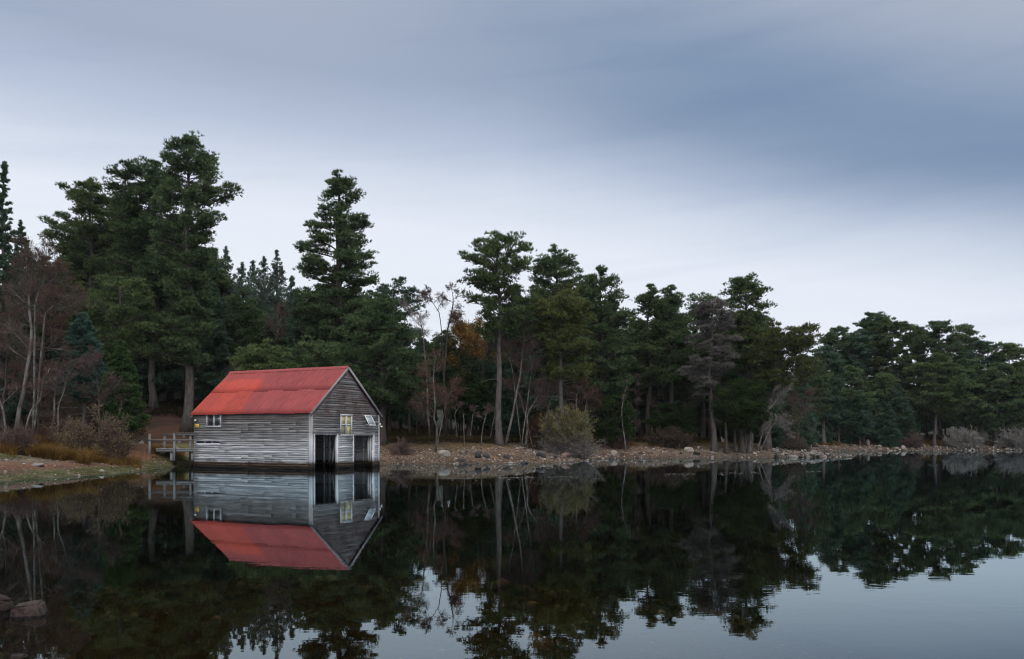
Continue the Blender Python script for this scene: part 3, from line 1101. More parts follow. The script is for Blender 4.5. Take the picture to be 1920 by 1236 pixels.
for k in range(n):
    c.box(np.array([xa + (k + 0.5) * (xb - xa) / n, (yF + yB) / 2, 0.93 + rng.normal(0, 0.004)]) - OFF, ((xb - xa) / n * 0.93, yB - yF - 0.10, 0.045), None, rng.uniform(0.1, 0.7))
c.build('deck', M['inner_boards'], br)
c = MB()
for d in (yF + 0.12, yB - 0.12):
    c.beam(np.array([xa, d, 0.83]) - OFF, np.array([xb, d, 0.83]) - OFF, 0.09, 0.14, 0.3)
for px in (322, 361):
    for d in (yF + 0.2, yB - 0.2):
        c.box(np.array([(px - HX) / FPX * d, d, 0.35]) - OFF, (0.13, 0.13, 0.85), None, 0.3)
c.build('bearers', M['inner_boards'], br)

# ------------------------------------------------------------------ trees
def unit(v):
    return v / (np.linalg.norm(v, axis=-1, keepdims=True) + 1e-9)


def tufts(mb, rng, C, rc, out, flat=0.45, ntuft=26, blades=5, blen=0.22, bw=0.045, up=0.55, tone=None):
    """needle tufts over flattened clumps centred at C"""
    n = len(C)
    if n == 0:
        return
    tot = n * ntuft
    c = np.repeat(C, ntuft, 0)
    r = np.repeat(rc, ntuft)[:, None]
    d = unit(rng.normal(size=(tot, 3)))
    low = d[:, 2] < -0.1
    d[low & (rng.random(tot) < 0.7), 2] *= -0.8
    rad = rng.uniform(0.15, 1.0, (tot, 1)) ** 0.55
    p = c + d * r * rad * np.array([1, 1, flat])
    o = np.repeat(out, ntuft, 0)
    dr = unit(d * np.array([1, 1, 0.7]) * 0.8 + np.array([0, 0, up]) + o * 0.35 + rng.normal(0, 0.28, (tot, 3)))
    ct = rng.normal(0.5, 0.13, n) if tone is None else tone
    tt = np.repeat(ct, ntuft) + rng.normal(0, 0.21, tot) 
    p = np.repeat(p, blades, 0)
    dr = np.repeat(dr, blades, 0)
    tt = np.repeat(tt, blades) + rng.normal(0, 0.05, tot * blades)
    nb = tot * blades
    dr = unit(dr + rng.normal(0, 0.42, (nb, 3)))
    sd = unit(np.cross(dr, rng.normal(size=(nb, 3))))
    ln = blen * rng.uniform(0.65, 1.25, (nb, 1))
    a = p - sd * bw * 0.5
    b = p + sd * bw * 0.5
    t_ = p + dr * ln
    v = np.stack([a, b, t_], 1).reshape(-1, 3)
    mb.add(v, np.arange(nb * 3).reshape(-1, 3), np.repeat(np.clip(tt, 0.02, 0.98), 3))


def pine_parts(seed, H, prof, tr=0.25, bend=None, flat=0.52, spacing=0.62, nbr=4, crown0=None, clump=0.40, dens=1.0, rise=0.32, ntuft=17, blen=0.22, bw=0.045,
               irregular=0.35, bare=0, tone=0.5, up=0.8, dead_low=6, spike=0.0, wj=1.0):
    """prof: rows (height, reach to -x, reach to +x); returns a wood builder and a crown builder"""
    rng = np.random.default_rng(seed)
    prof = np.array(sorted(prof), float)
    wood, crown = MB(), MB()
    nz = 14
    tz = np.linspace(-0.3, H * 0.985, nz)
    u = np.clip(tz / H, 0, 1)
    bx = np.interp(u, np.linspace(0, 1, len(bend)), bend) if bend is not None else np.zeros(nz)
    wob = np.stack([fbm(tz, tz * 0 + seed, 3.0, seed, 2) - 0.5, fbm(tz, tz * 0 + seed + 50, 3.0, seed + 3, 2) - 0.5], 1) * 0.55 * sst(0, 2, tz)[:, None] * (H / 15)
    tx, ty = bx + wob[:, 0], wob[:, 1]
    rr = tr * (1 - u) ** 0.75 * (1 + 0.9 * np.exp(-np.clip(tz, 0, None) / 0.45)) + 0.02
    wood.tube(np.stack([tx, ty, tz], 1), rr, 9, 0.5)
    cx = lambda z: np.interp(z, tz, tx)
    cy = lambda z: np.interp(z, tz, ty)
    cr = lambda z: np.interp(z, tz, rr)
    zlo, zhi = prof[0, 0], prof[-1, 0]
    Cs, Rs, Os, T0, T1, TR = [], [], [], [], [], []
    z = zlo
    while z < zhi - 0.1:
        k = nbr + (rng.random() < 0.4)
        a0 = rng.uniform(0, 2 * math.pi)
        for q in range(k):
            a = a0 + q * 2 * math.pi / k + rng.normal(0, 0.3)
            zt = z + rng.uniform(-1.0, 1.0) * spacing * wj
            zt = min(max(zt, zlo), zhi - 0.05)
            ca, sa = math.cos(a), math.sin(a)
            rl, rr_ = np.interp(zt, prof[:, 0], prof[:, 1]), np.interp(zt, prof[:, 0], prof[:, 2])
            w_ = 0.5 + 0.5 * ca
            Rb = (rl * (1 - w_) + rr_ * w_) if abs(ca) > 0.5 else 0.5 * (rl + rr_) * 0.95
            Rb *= 1 - irregular * rng.random() ** 1.5
            if Rb < 0.12:
                Rb = 0.12
            zs = max(0.4, min(zt - Rb * rise * rng.uniform(0.6, 1.4), H * 0.97))
            b0 = np.array([cx(zs), cy(zs), zs])
            tip = np.array([cx(zt) + ca * Rb, cy(zt) + sa * Rb, zt])
            s = np.linspace(0, 1, 6)[:, None]
            mid = (b0 + tip) / 2 + np.array([rng.normal(0, 0.08), rng.normal(0, 0.08), rng.uniform(-0.06, 0.16)]) * Rb
            pts = (1 - s) ** 2 * b0 + 2 * s * (1 - s) * mid + s ** 2 * tip
            br_ = max(0.012, min(cr(zs) * 0.5, 0.016 * Rb + 0.014))
            wood.tube(pts, np.linspace(br_, br_ * 0.3, 6), 4, 0.5, False)
            nc = max(1, int(Rb * 3.6 * dens * (0.8 + 0.4 * rng.random()) / (clump / 0.5)) + 1)
            ub = np.sort(rng.uniform(0.34 if Rb > 1.2 else 0.2, 1.0, nc))
            ub[-1] = 1.0
            for uc in ub:
                p = (1 - uc) ** 2 * b0 + 2 * uc * (1 - uc) * mid + uc ** 2 * tip
                lat = rng.normal(0, 0.5) * (1.08 - uc * 0.55) * Rb * 0.36
                off = np.array([-sa, ca, 0]) * lat + np.array([ca, sa, 0]) * abs(lat) * 0.35
                c = p + off + np.array([0, 0, rng.normal(0.08, 0.17) * min(1, Rb)])
                Cs.append(c)
                Rs.append(clump * rng.uniform(0.5, 1.35) * (1 if Rb > 0.9 else max(0.45, Rb / 0.9)))
                Os.append((ca, sa, 0.0))
                T0.append(p * 0.8 + b0 * 0.2 if uc > 0.5 else p)
                T1.append(c)
                TR.append(0.02 + 0.012 * rng.random())
        z += spacing * rng.uniform(0.75, 1.25) * (0.6 + 0.4 * min(1.0, (zhi - z) / 3.0))
    # leader
    Cs.append(np.array([cx(zhi), cy(zhi), zhi - 0.05]))
    Rs.append(clump * 0.5)
    Os.append((0, 0, 1.0))
    for q in np.arange(0.12, spike, 0.14):          # needles up the leading shoot
        for dx in (-1, 1):
            Cs.append(np.array([cx(zhi) + dx * 0.03, cy(zhi) + rng.normal(0, 0.03), zhi - spike + q + 0.15]))
            Rs.append(0.03 + 0.05 * (1 - q / spike))
            Os.append((dx * 0.3, 0, 1.5))
    for k in range(dead_low):
        zz = rng.uniform(min(zlo * 0.45, zlo - 0.2), max(zlo, 0.5))
        a = rng.uniform(0, 2 * math.pi)
        ln = rng.uniform(0.4, 1.9)
        b0 = np.array([cx(zz), cy(zz), zz])
        d = np.array([math.cos(a), math.sin(a), rng.uniform(-0.15, 0.3)])
        wood.tube(np.stack([b0, b0 + d * ln * 0.5, b0 + d * ln + np.array([0, 0, -0.1 * ln])]), [0.03, 0.02, 0.006], 4, 0.6, False)
    Cs, Rs, Os = np.array(Cs), np.array(Rs), np.array(Os, float)
    if T0:
        wood.segs(T0, T1, TR, np.array(TR) * 0.35, 0.5, 3)
    if not bare:
        tn = np.clip(rng.normal(tone, 0.15, len(Cs)), 0.08, 0.92)
        tufts(crown, rng, Cs, Rs, Os, flat, ntuft, 7, blen, bw, up, tn)
    return wood, crown


def prof_px(rows, d, z0, px0):
    """rows of (photo row, reach left, reach right) in photo pixels -> metres for a tree at distance d"""
    return [(CAMZ + (HY - y) / FPX * d - z0, l / FPX * d * 1.06, r / FPX * d * 1.06) for y, l, r in rows]


def plant_pine(name, px, d, rows, label, seed, cat='pine tree', mat='pine_needles', bark='pine_bark', tr=0.25, bendpx=None, group=None, **kw):
    X = (px - HX) / FPX * d
    z0 = gz(X, d)
    prof = prof_px(rows, d, z0, px)
    H = max(p[0] for p in prof) + 0.05
    bend = None if bendpx is None else [b / FPX * d for b in bendpx]
    wood, crown = pine_parts(seed, H, prof, tr=tr, bend=bend, **kw)
    o = thing(name, (X, d, z0 - 0.05), 0, label, cat, group)
    wood.build('trunk', M[bark], o, True)
    crown.build('crown', M[mat], o)
    return o


# --- the tall pines on the left
plant_pine('scots_pine', 345, 58, [(259, 4, 6), (268, 22, 26), (280, 36, 38), (300, 46, 50), (320, 46, 50), (340, 48, 66), (358, 46, 90), (376, 50, 82), (392, 55, 60), (410, 58, 76), (426, 60, 60),
           (450, 62, 48), (480, 60, 42), (520, 56, 36), (560, 50, 34), (605, 58, 40), (622, 66, 42), (640, 40, 28), (664, 66, 40), (676, 50, 26)],
           'tallest pine of the wood, standing just left of the red-roofed boathouse', 101, tr=0.30, bendpx=(6, 6, 8, 8, 7, 6), spacing=0.60, nbr=5, dens=1.1, irregular=0.30)
plant_pine('scots_pine', 290, 64, [(303, 34, 2), (311, 62, 14), (322, 72, 32), (345, 84, 46), (370, 74, 50), (400, 66, 56), (440, 66, 56), (490, 72, 52), (530, 84, 50), (560, 108, 46), (585, 118, 46), (612, 96, 40), (645, 70, 34), (660, 40, 20)],
           'broad flat-topped pine with a long bare pale trunk beside the tallest pine', 102, tr=0.25, bendpx=(0, 0, -1, -2, -4, -6), spacing=0.60, nbr=5, dens=1.1, irregular=0.30)
plant_pine('scots_pine', 172, 66, [(336, 3, 4), (348, 14, 14), (362, 46, 36), (385, 44, 44), (402, 64, 50), (430, 88, 56), (452, 86, 60), (480, 64, 60), (520, 58, 66), (560, 56, 66), (600, 52, 60), (640, 50, 55)],
           'pointed dark pine left of the broad flat-topped pine, sky notch between them', 103, tr=0.26, mat='pine_needles_warm', spacing=0.60, nbr=5, dens=1.1, irregular=0.32)
plant_pine('scots_pine', 225, 56, [(520, 30, 40), (545, 60, 60), (572, 80, 66), (600, 70, 75), (630, 60, 60), (668, 42, 50)],
           'low spreading pine under the broad flat-topped pine with bright green pads', 104, tr=0.18, mat='pine_needles_warm', spacing=0.6, nbr=4, dens=0.95, tone=0.62)
plant_pine('spruce_tree', 6, 48, [(306, 1, 1), (330, 6, 6), (360, 10, 11), (400, 17, 17), (430, 20, 23), (460, 23, 22), (500, 30, 30), (600, 45, 40), (700, 50, 42), (770, 52, 45)],
           'narrow spruce cut by the edge of the photo, its tip high above the birch', 105, cat='spruce', mat='pine_needles_blue', tr=0.18, spacing=0.50, nbr=5, clump=0.14, flat=0.8, rise=0.5, up=1.0, ntuft=10, blen=0.14, bw=0.04, spike=1.2, irregular=0.5, wj=0.3)
plant_pine('spruce_tree', 38, 60, [(417, 1, 1), (440, 8, 8), (470, 20, 18), (510, 30, 28), (560, 40, 36), (640, 46, 44), (720, 48, 46)],
           'smaller spruce rising behind the brown birch near the photo edge', 106, cat='spruce', mat='pine_needles_blue', tr=0.16, spacing=0.50, nbr=5, clump=0.16, flat=0.8, rise=0.5, up=1.0, ntuft=10, blen=0.15, bw=0.045, spike=1.0, irregular=0.5, wj=0.3)
plant_pine('spruce_tree', 156, 47, [(588, 1, 1), (605, 12, 11), (630, 24, 21), (655, 30, 28), (680, 28, 34), (710, 34, 40), (740, 36, 40)],
           'bluish young spruce glowing between the brown birch and the tall pines', 107, cat='spruce', mat='spruce_blue', tr=0.10, spacing=0.30, nbr=6, clump=0.27, flat=0.75, rise=0.25, ntuft=22, blen=0.14, bw=0.045, tone=0.62)
plant_pine('spruce_tree', 226, 45, [(640, 1, 1), (660, 9, 9), (690, 20, 18), (715, 26, 26), (745, 33, 34), (765, 36, 44), (785, 40, 46), (803, 34, 40)],
           'fresh green young conifer with feathery boughs at the foot of the tall pines', 108, cat='conifer', mat='spruce_green', tr=0.10, spacing=0.28, nbr=6, clump=0.26, flat=0.7, rise=0.28, ntuft=22, blen=0.15, bw=0.045, tone=0.6)

# --- centre pine and its neighbours
plant_pine('scots_pine', 638, 62, [(320, 2, 6), (330, 14, 24), (340, 14, 22), (352, 40, 26), (360, 46, 34), (371, 34, 48), (384, 16, 40), (398, 36, 38), (408, 60, 42), (417, 64, 50), (428, 44, 52), (442, 50, 52), (452, 62, 58),
           (470, 66, 60), (484, 66, 66), (500, 76, 66), (522, 78, 68), (545, 76, 70), (565, 78, 74), (590, 84, 76), (615, 84, 78), (650, 88, 84), (690, 80, 80)],
           'lone tall tapering pine standing directly behind the boathouse ridge', 111, tr=0.33, bark='pine_bark_dark', spacing=0.64, nbr=4, clump=0.38, dens=1.25, flat=0.45, irregular=0.26, rise=0.22)
plant_pine('scots_pine', 742, 76, [(524, 26, 14), (534, 38, 34), (550, 44, 48), (575, 48, 54), (610, 52, 58), (650, 52, 58), (700, 50, 50)],
           'round-headed greyish pine behind the right slope of the boathouse gable', 112, tr=0.26, spacing=0.65, nbr=4, dens=0.95, mat='pine_needles_blue')
plant_pine('scots_pine', 716, 56, [(556, 12, 12), (580, 40, 32), (610, 60, 44), (640, 70, 62), (670, 84, 84), (692, 88, 84), (720, 70, 74), (745, 44, 60)],
           'wide-skirted pine close behind the boathouse gable with drooping green pads', 113, tr=0.24, bark='pine_bark_dark', spacing=0.56, nbr=5, dens=1.0, flat=0.36)
plant_pine('scots_pine', 500, 57, [(655, 40, 30), (672, 62, 50), (694, 66, 56), (720, 50, 50)],
           'low pine bough peeping over the red roof ridge', 114, mat='pine_needles_warm', tr=0.12, spacing=0.45, nbr=6, dens=0.9, tone=0.6)
plant_pine('scots_pine', 600, 58, [(640, 30, 30), (665, 52, 50), (690, 70, 60), (730, 50, 60)],
           'low pine filling the gap below the lone tall pine', 115, tr=0.14, spacing=0.5, nbr=5, dens=0.9, tone=0.55)
YP = [(402, 463, 16, 74, 'left one of a close pair of pale young pine tips beside the tall pines'), (424, 458, 15, 76, 'right one of a close pair of pale young pine tips beside the tall pines'), (453, 488, 22, 72, 'young pine with a blunt tip, first right of the close pair'),
      (478, 485, 18, 78, 'young pine between a blunt-tipped and a taller young pine'), (497, 478, 20, 75, 'young pine with a slim leader above the roof ridge'), (519, 466, 15, 80, 'thinnest and tallest young pine above the red roof'),
      (546, 515, 22, 70, 'short young pine tucked against the lone tall pine')]
for k, (px, yt, hw, d, lb) in enumerate(YP):
    plant_pine('young_pine', px, d, [(yt + 6, 0.5, 0.5), (yt + 20, hw * .38, hw * .36), (yt + 42, hw * .9, hw * .85), (yt + 80, hw * 1.5, hw * 1.45), (yt + 150, hw * 1.8, hw * 1.7), (yt + 230, hw * 1.9, hw * 1.9)],
               lb, 120 + k, cat='young pine', mat='young_needles', tr=0.14, spacing=0.48, nbr=5, clump=0.22, flat=1.0, rise=0.8, up=1.2, ntuft=7, blen=0.17, bw=0.035, spike=0.9, irregular=0.45, wj=0.5, tone=0.6, group='young pines behind the boathouse')

# --- pines on the shore to the right
plant_pine('scots_pine', 936, 57.5, [(441, 18, 22), (450, 34, 46), (462, 38, 62), (478, 66, 72), (492, 68, 76), (512, 72, 64), (528, 62, 52), (545, 52, 52), (560, 58, 52), (575, 58, 60), (592, 56, 70), (606, 66, 60), (622, 44, 40)],
           'big shoreline pine with a bare straight trunk next to the leaning white birch', 131, mat='pine_needles_warm', tr=0.21, bendpx=(0, 0, 0, -1, -4, -2), spacing=0.62, nbr=4, clump=0.37, dens=1.0, irregular=0.36, rise=0.42)
plant_pine('scots_pine', 1042, 68, [(465, 10, 8), (476, 26, 22), (500, 42, 40), (530, 48, 50), (560, 50, 52), (620, 52, 50), (680, 50, 50)],
           'domed pine right of the big shoreline pine, slightly behind it', 132, tr=0.27, spacing=0.62, nbr=5)
plant_pine('scots_pine', 1050, 58.5, [(548, 36, 26), (562, 60, 44), (580, 56, 62), (605, 46, 64), (640, 36, 62), (700, 30, 60)],
           'yellowish green pine foliage hanging above the twiggy birches', 133, tr=0.20, mat='pine_needles_yellow', spacing=0.55, nbr=5, dens=0.95)
plant_pine('scots_pine', 1128, 72, [(503, 8, 14), (512, 34, 22), (525, 46, 30), (545, 50, 44), (575, 52, 54), (605, 56, 58), (650, 60, 58), (700, 56, 54), (735, 50, 48)],
           'full dark pine with a blunt shoulder behind the rounded willow bush', 134, tr=0.30, spacing=0.62, nbr=5, bark='pine_bark_dark', irregular=0.4)
plant_pine('scots_pine', 1216, 76, [(535, 2, 3), (548, 15, 16), (575, 28, 30), (610, 44, 42), (650, 52, 56), (690, 52, 56), (720, 40, 44)],
           'pointed pine, left of a twin pair near the middle of the shore wood', 135, mat='pine_needles_warm', tr=0.24, spacing=0.6, nbr=5, bark='pine_bark_dark')
plant_pine('scots_pine', 1258, 77, [(536, 3, 3), (550, 16, 16), (575, 30, 28), (610, 36, 40), (650, 44, 52), (700, 48, 52)],
           'pointed pine, right of a twin pair near the middle of the shore wood', 136, tr=0.28, spacing=0.6, nbr=5, bark='pine_bark_dark')
plant_pine('scots_pine', 1318, 80, [(549, 14, 14), (558, 26, 24), (580, 34, 34), (620, 46, 40), (680, 56, 50), (730, 50, 44)],
           'open-topped grey-green pine behind the dead grey pine', 137, tr=0.26, spacing=0.66, nbr=4, dens=0.85, bark='pine_bark_dark')
plant_pine('dead_pine', 1334, 70, [(562, 10, 14), (580, 34, 34), (600, 42, 42), (620, 30, 40), (640, 60, 58), (656, 64, 62), (672, 44, 54), (690, 56, 40), (704, 56, 30), (722, 20, 46), (735, 30, 44)],
           'dead pine with grey leafless pads on a leaning trunk at the shore', 138, mat='dead_needles', bark='pine_bark', tr=0.20, bendpx=(6, 0, -6, 2, 6), spacing=0.72, nbr=4, dens=1.2, ntuft=34, flat=0.36, blen=0.22, bw=0.022, irregular=0.45, dead_low=10)
plant_pine('scots_pine', 1402, 74, [(522, 30, 4), (530, 38, 22), (548, 38, 40), (566, 44, 48), (582, 40, 58), (602, 42, 48), (640, 46, 44), (690, 52, 44)],
           'tall round-headed pine right of the dead grey pine', 139, mat='pine_needles_warm', tr=0.26, spacing=0.6, nbr=5, irregular=0.32)
plant_pine('scots_pine', 1452, 71.5, [(608, 42, 30), (616, 62, 62), (630, 60, 76), (645, 58, 82), (660, 52, 66), (680, 46, 70), (700, 40, 64), (716, 20, 50)],
           'wind-swept pine at the end of the point with boughs reaching out over the bay', 140, tr=0.28, bendpx=(-14, -10, 0, 4, 8), spacing=0.5, nbr=5, dens=1.0, rise=0.5, irregular=0.4, mat='pine_needles_yellow', tone=0.36, dead_low=14)
for k, (px, yt, hw, d, lb) in enumerate(((1392, 716, 58, 69.5, 'bushy dark juniper with several trunks on the point'), (1150, 742, 40, 70, 'dark low juniper behind the rounded willow bush'), (880, 700, 42, 61, 'dark evergreen shrub tree below the orange birch leaves'),
                                         (1262, 758, 46, 74, 'dark low evergreen between the twin pines and the dead pine'))):
    plant_pine('juniper_tree', px, d, [(yt, hw * .3, hw * .3), (yt + 14, hw * .8, hw * .7), (yt + 36, hw, hw), (yt + 60, hw * .95, hw), (yt + 82, hw * .7, hw * .8)], lb, 150 + k, cat='juniper', mat='juniper_dark', tone=0.5, bark='pine_bark_dark', tr=0.18,
               spacing=0.36, nbr=6, clump=0.36, flat=0.6, rise=0.55, blen=0.18, irregular=0.55)
for k, (px, hgt) in enumerate(((1364, 2.6), (1384, 3.0), (1404, 2.8))):
    dt = 69.3 + 0.3 * k
    o = thing('gnarled_tree', ((px - HX) / FPX * dt, dt, gz((px - HX) / FPX * dt, dt) - 0.1), 0, ('dark ragged trunk on the left under the juniper foliage', 'thick dark trunk in the middle under the juniper foliage', 'pale forked trunk on the right under the juniper foliage')[k], 'tree trunk')
    c = MB()
    rg = np.random.default_rng(300 + k)
    for q in range(2 + (k == 2)):
        a = rg.uniform(0, 6.28)
        zz = np.linspace(0, hgt * rg.uniform(0.8, 1.0), 9)
        c.tube(np.stack([math.cos(a) * (0.12 + 0.12 * zz) + rg.normal(0, 0.03, 9), math.sin(a) * (0.1 + 0.1 * zz) + rg.normal(0, 0.03, 9), zz], 1), np.linspace(0.17, 0.06, 9) * (1 + 0.7 * np.exp(-zz / 0.25)), 8)
    c.build('trunk', M['pine_bark' if k == 2 else 'pine_bark_dark'], o, True)

# --- far pines across the bay
FARP = [(1545, 652, 30, 112, 'dome', 'dim low-crowned pine just beyond the end of the point'),
        (1568, 618, 30, 122, 'umbrella', 'small round umbrella pine, first across the bay'),
        (1596, 634, 24, 126, 'umbrella', 'thin pine between the umbrella pine and a broad flat crown across the bay'),
        (1614, 622, 30, 121, 'umbrella', 'flat-crowned pine with sky showing under its crown across the bay'),
        (1640, 590, 26, 123, 'lean', 'pine with the highest crown across the bay, its bough leaning out'),
        (1674, 598, 44, 120, 'dome', 'broad domed pine beside the highest crown across the bay'),
        (1722, 616, 18, 125, 'umbrella', 'slim pine in the gap between two broad crowns across the bay'),
        (1762, 607, 44, 121, 'dome', 'broad dark pine right of the slim pine across the bay'),
        (1810, 612, 26, 127, 'umbrella', 'pale flat-topped pine standing above its neighbours across the bay'),
        (1838, 642, 40, 120, 'dome', 'pine with a sloping shoulder below the pale flat-topped pine'),
        (1890, 648, 40, 117, 'dome', 'rounded bright green pine near the photo edge across the bay'),
        (1925, 656, 30, 122, 'dome', 'pine cut by the right photo edge across the bay')]
for k, (px, yt, hw, d, kind, lb) in enumerate(FARP):
    if kind == 'umbrella':
        rows = [(yt, hw * .3, hw * .3), (yt + 8, hw * .8, hw * .8), (yt + 22, hw, hw * .95), (yt + 40, hw * .9, hw), (yt + 52, hw * .6, hw * .5), (yt + 70, hw * .75, hw * .7), (yt + 84, hw * .3, hw * .3)]
    elif kind == 'lean':
        rows = [(yt, 10, 12), (yt + 7, 24, 22), (yt + 20, 32, 24), (yt + 36, 20, 26), (yt + 60, 22, 30), (yt + 90, 18, 24)]
    else:
        rows = [(yt, hw * .25, hw * .3), (yt + 10, hw * .7, hw * .75), (yt + 30, hw, hw), (yt + 60, hw * 1.05, hw), (yt + 95, hw * .95, hw), (yt + 130, hw * .8, hw * .8)]
    plant_pine('scots_pine', px, d, rows, lb, 200 + k, tr=0.22, mat='pine_needles_warm' if k in (5, 8, 10) else 'pine_needles_blue' if k % 3 == 0 else 'pine_needles', spacing=0.85, nbr=5, clump=0.56, dens=1.0, ntuft=18, blen=0.34, bw=0.085, irregular=0.35,
               flat=0.42, dead_low=4, group='pines across the bay')
MIDP = [(1590, 688, 46, 116, 'mid-height pine below the umbrella pine across the bay'), (1752, 664, 56, 114.5, 'layered mid-height pine behind the small grey bush across the bay'), (1868, 690, 54, 115.5, 'layered bright pine between the two big grey bushes across the bay'),
        (1660, 702, 40, 116, 'dim mid-height pine below the highest crown across the bay'), (1815, 676, 44, 117, 'mid-height pine behind the olive-topped grey bush across the bay'), (1918, 700, 40, 115.5, 'low pine boughs at the right photo edge across the bay')]
for k, (px, yt, hw, d, lb) in enumerate(MIDP):
    plant_pine('scots_pine', px, d, [(yt, hw * .2, hw * .2), (yt + 15, hw * .6, hw * .6), (yt + 50, hw, hw), (yt + 90, hw, hw * 1.05), (yt + 112, hw * .7, hw * .6)], lb, 230 + k, tr=0.18, mat='pine_needles_warm' if k % 2 else 'pine_needles', spacing=0.8, nbr=5, clump=0.52, ntuft=18, blen=0.32, bw=0.08, flat=0.38,
               tone=0.56, group='pines across the bay')
YS = [(1545, 772, 17), (1573, 728, 20), (1592, 752, 18), (1612, 734, 22), (1620, 742, 18), (1652, 745, 22), (1668, 760, 18), (1684, 722, 24), (1700, 758, 20), (1532, 790, 14)]
for k, (px, yt, hw) in enumerate(YS):
    plant_pine('young_spruce', px, 113.2 + (k % 3) * 0.8, [(yt, 1, 1), (yt + 16, hw * .4, hw * .4), (yt + 40, hw * .85, hw * .85), (yt + 62, hw, hw), (yt + 76, hw * .9, hw)],
               ('short young spruce nearest the point, low against the dark wood', 'slender bluish young spruce with a thin pale stem on the far shore', 'small young spruce between two slender stems on the far shore', 'tall green young spruce above the big shore boulder', 'young spruce close behind the boulder on the far shore',
                'bare-legged young spruce left of three thin stems on the far shore', 'dim young spruce among three thin stems on the far shore', 'broad young spruce above the orange far-shore grass', 'young spruce left of the small grey bush on the far shore', 'tiny young spruce half hidden by the point')[k],
               250 + k, cat='young spruce', mat='spruce_blue' if k == 4 else 'pine_needles_blue', bark='pine_bark', tr=0.08, spacing=0.5, nbr=5, clump=0.30, flat=0.7, ntuft=16, blen=0.26, bw=0.07, rise=0.15, tone=0.42, dead_low=12, group='young spruces on the far shore')

# --- the wood behind: copies of six pines
SKY = np.array([(-200, 470), (0, 480), (80, 480), (120, 450), (200, 370), (300, 340), (380, 450), (400, 490), (540, 520), (600, 500), (700, 540), (790, 575), (815, 615), (870, 610), (900, 560), (1000, 510), (1100, 530), (1200, 570), (1300, 570), (1400, 560),
                (1460, 640), (1525, 690), (1600, 660), (1700, 640), (1800, 650), (1930, 665), (2200, 650)], float)
rngf = np.random.default_rng(77)
PROTO = []
for k in range(6):
    H = (15, 14, 13, 12, 14, 13)[k]
    lo = (0.52, 0.30, 0.16, 0.12, 0.42, 0.10)[k]
    rmax = (2.6, 2.8, 2.3, 2.0, 3.0, 1.9)[k]
    cone = k in (2, 3, 5)
    pr = []
    for q in np.linspace(lo, 1, 9):
        f = (q - lo) / (1 - lo)
        r_ = rmax * (1 - f) ** 0.75 + 0.05 if cone else rmax * math.sin(math.pi * min(1, 0.18 + 0.82 * f)) ** 0.6 * (1 if f < .97 else .4) + 0.05
        pr.append((q * H, r_ * rngf.uniform(0.85, 1.1), r_ * rngf.uniform(0.85, 1.1)))
    wood, crown = pine_parts(400 + k, H, pr, tr=0.22, spacing=0.85 if not cone else 0.62, nbr=5, clump=0.62 if not cone else 0.45, ntuft=20, blen=0.28, bw=0.07, flat=0.45 if not cone else 0.6, dens=1.0, dead_low=10)
    PROTO.append((wood.mesh('trunk', M['pine_bark_dark'], True), crown.mesh('crown', M['pine_needles_blue' if cone else 'pine_needles']), H))


def backfill(px, d, ytop, k, label, group, name='pine_tree'):
    X = (px - HX) / FPX * d
    z0 = gz(X, d)
    Ht = CAMZ + (HY - ytop) / FPX * d - z0
    wm_, cm_, H = PROTO[k]
    s = Ht / H
    o = thing(name, (X, d, z0 - 0.05), rngf.uniform(0, 6.28), label, 'pine tree', group)
    sx = min(max(s, 0.55), 1.15)
    o.scale = (sx, sx, s)
    for nm, ms_ in (('trunk', wm_), ('crown', cm_)):
        c = bpy.data.objects.new(nm, ms_)
        COL.objects.link(c)
        c.parent = o
    return o


BACK = []
for px in np.arange(-60, 1500, 24):
    for d in (68, 82, 96):
        BACK.append((px + rngf.uniform(-13, 13), d + rngf.uniform(-5, 6)))
for px in np.arange(1500, 2010, 30):
    for d in (124, 136):
        BACK.append((px + rngf.uniform(-14, 14), d + rngf.uniform(-4, 5)))
BACK += [(1508, 104), (1526, 110), (1540, 116), (1500, 92), (1518, 98)]
for px, d in BACK:
    if 1040 < px < 1500 and d < 78:
        d = 78 + rngf.uniform(0, 5)
    ys = np.interp(px, SKY[:, 0], SKY[:, 1])
    yt = ys + rngf.uniform(4, 100)
    k = int(rngf.integers(0, 6))
    if 1495 < px < 1545 and d < 118:
        yt = 668 + (px - 1500) * 0.1
    if px > 1500:
        backfill(px, d, yt, k, 'dark pine in the closed wood behind the shore trees across the bay', 'pines deep in the wood across the bay')
    else:
        backfill(px, d, yt, k, 'dark pine in the closed wood behind the shore trees and boathouse', 'pines deep in the wood')


# ------------------------------------------------------------------ bare and autumn broadleaf trees
def sprout(rng, P, D, Ln, n, ratio, spread, u0=0.25, grav=0.0, jit=0.3):
    """children of straight shoots: returns origins, directions, lengths"""
    k = np.repeat(np.arange(len(P)), n)
    u = rng.uniform(u0, 1.0, len(k))
    o = P[k] + D[k] * (Ln[k] * u)[:, None]
    d = unit(D[k] + spread * rng.normal(size=(len(k), 3)) + np.array([0, 0, grav]))
    l = Ln[k] * ratio * rng.uniform(1 - jit, 1 + jit, len(k)) * (1.15 - 0.5 * u)
    return o, d, l


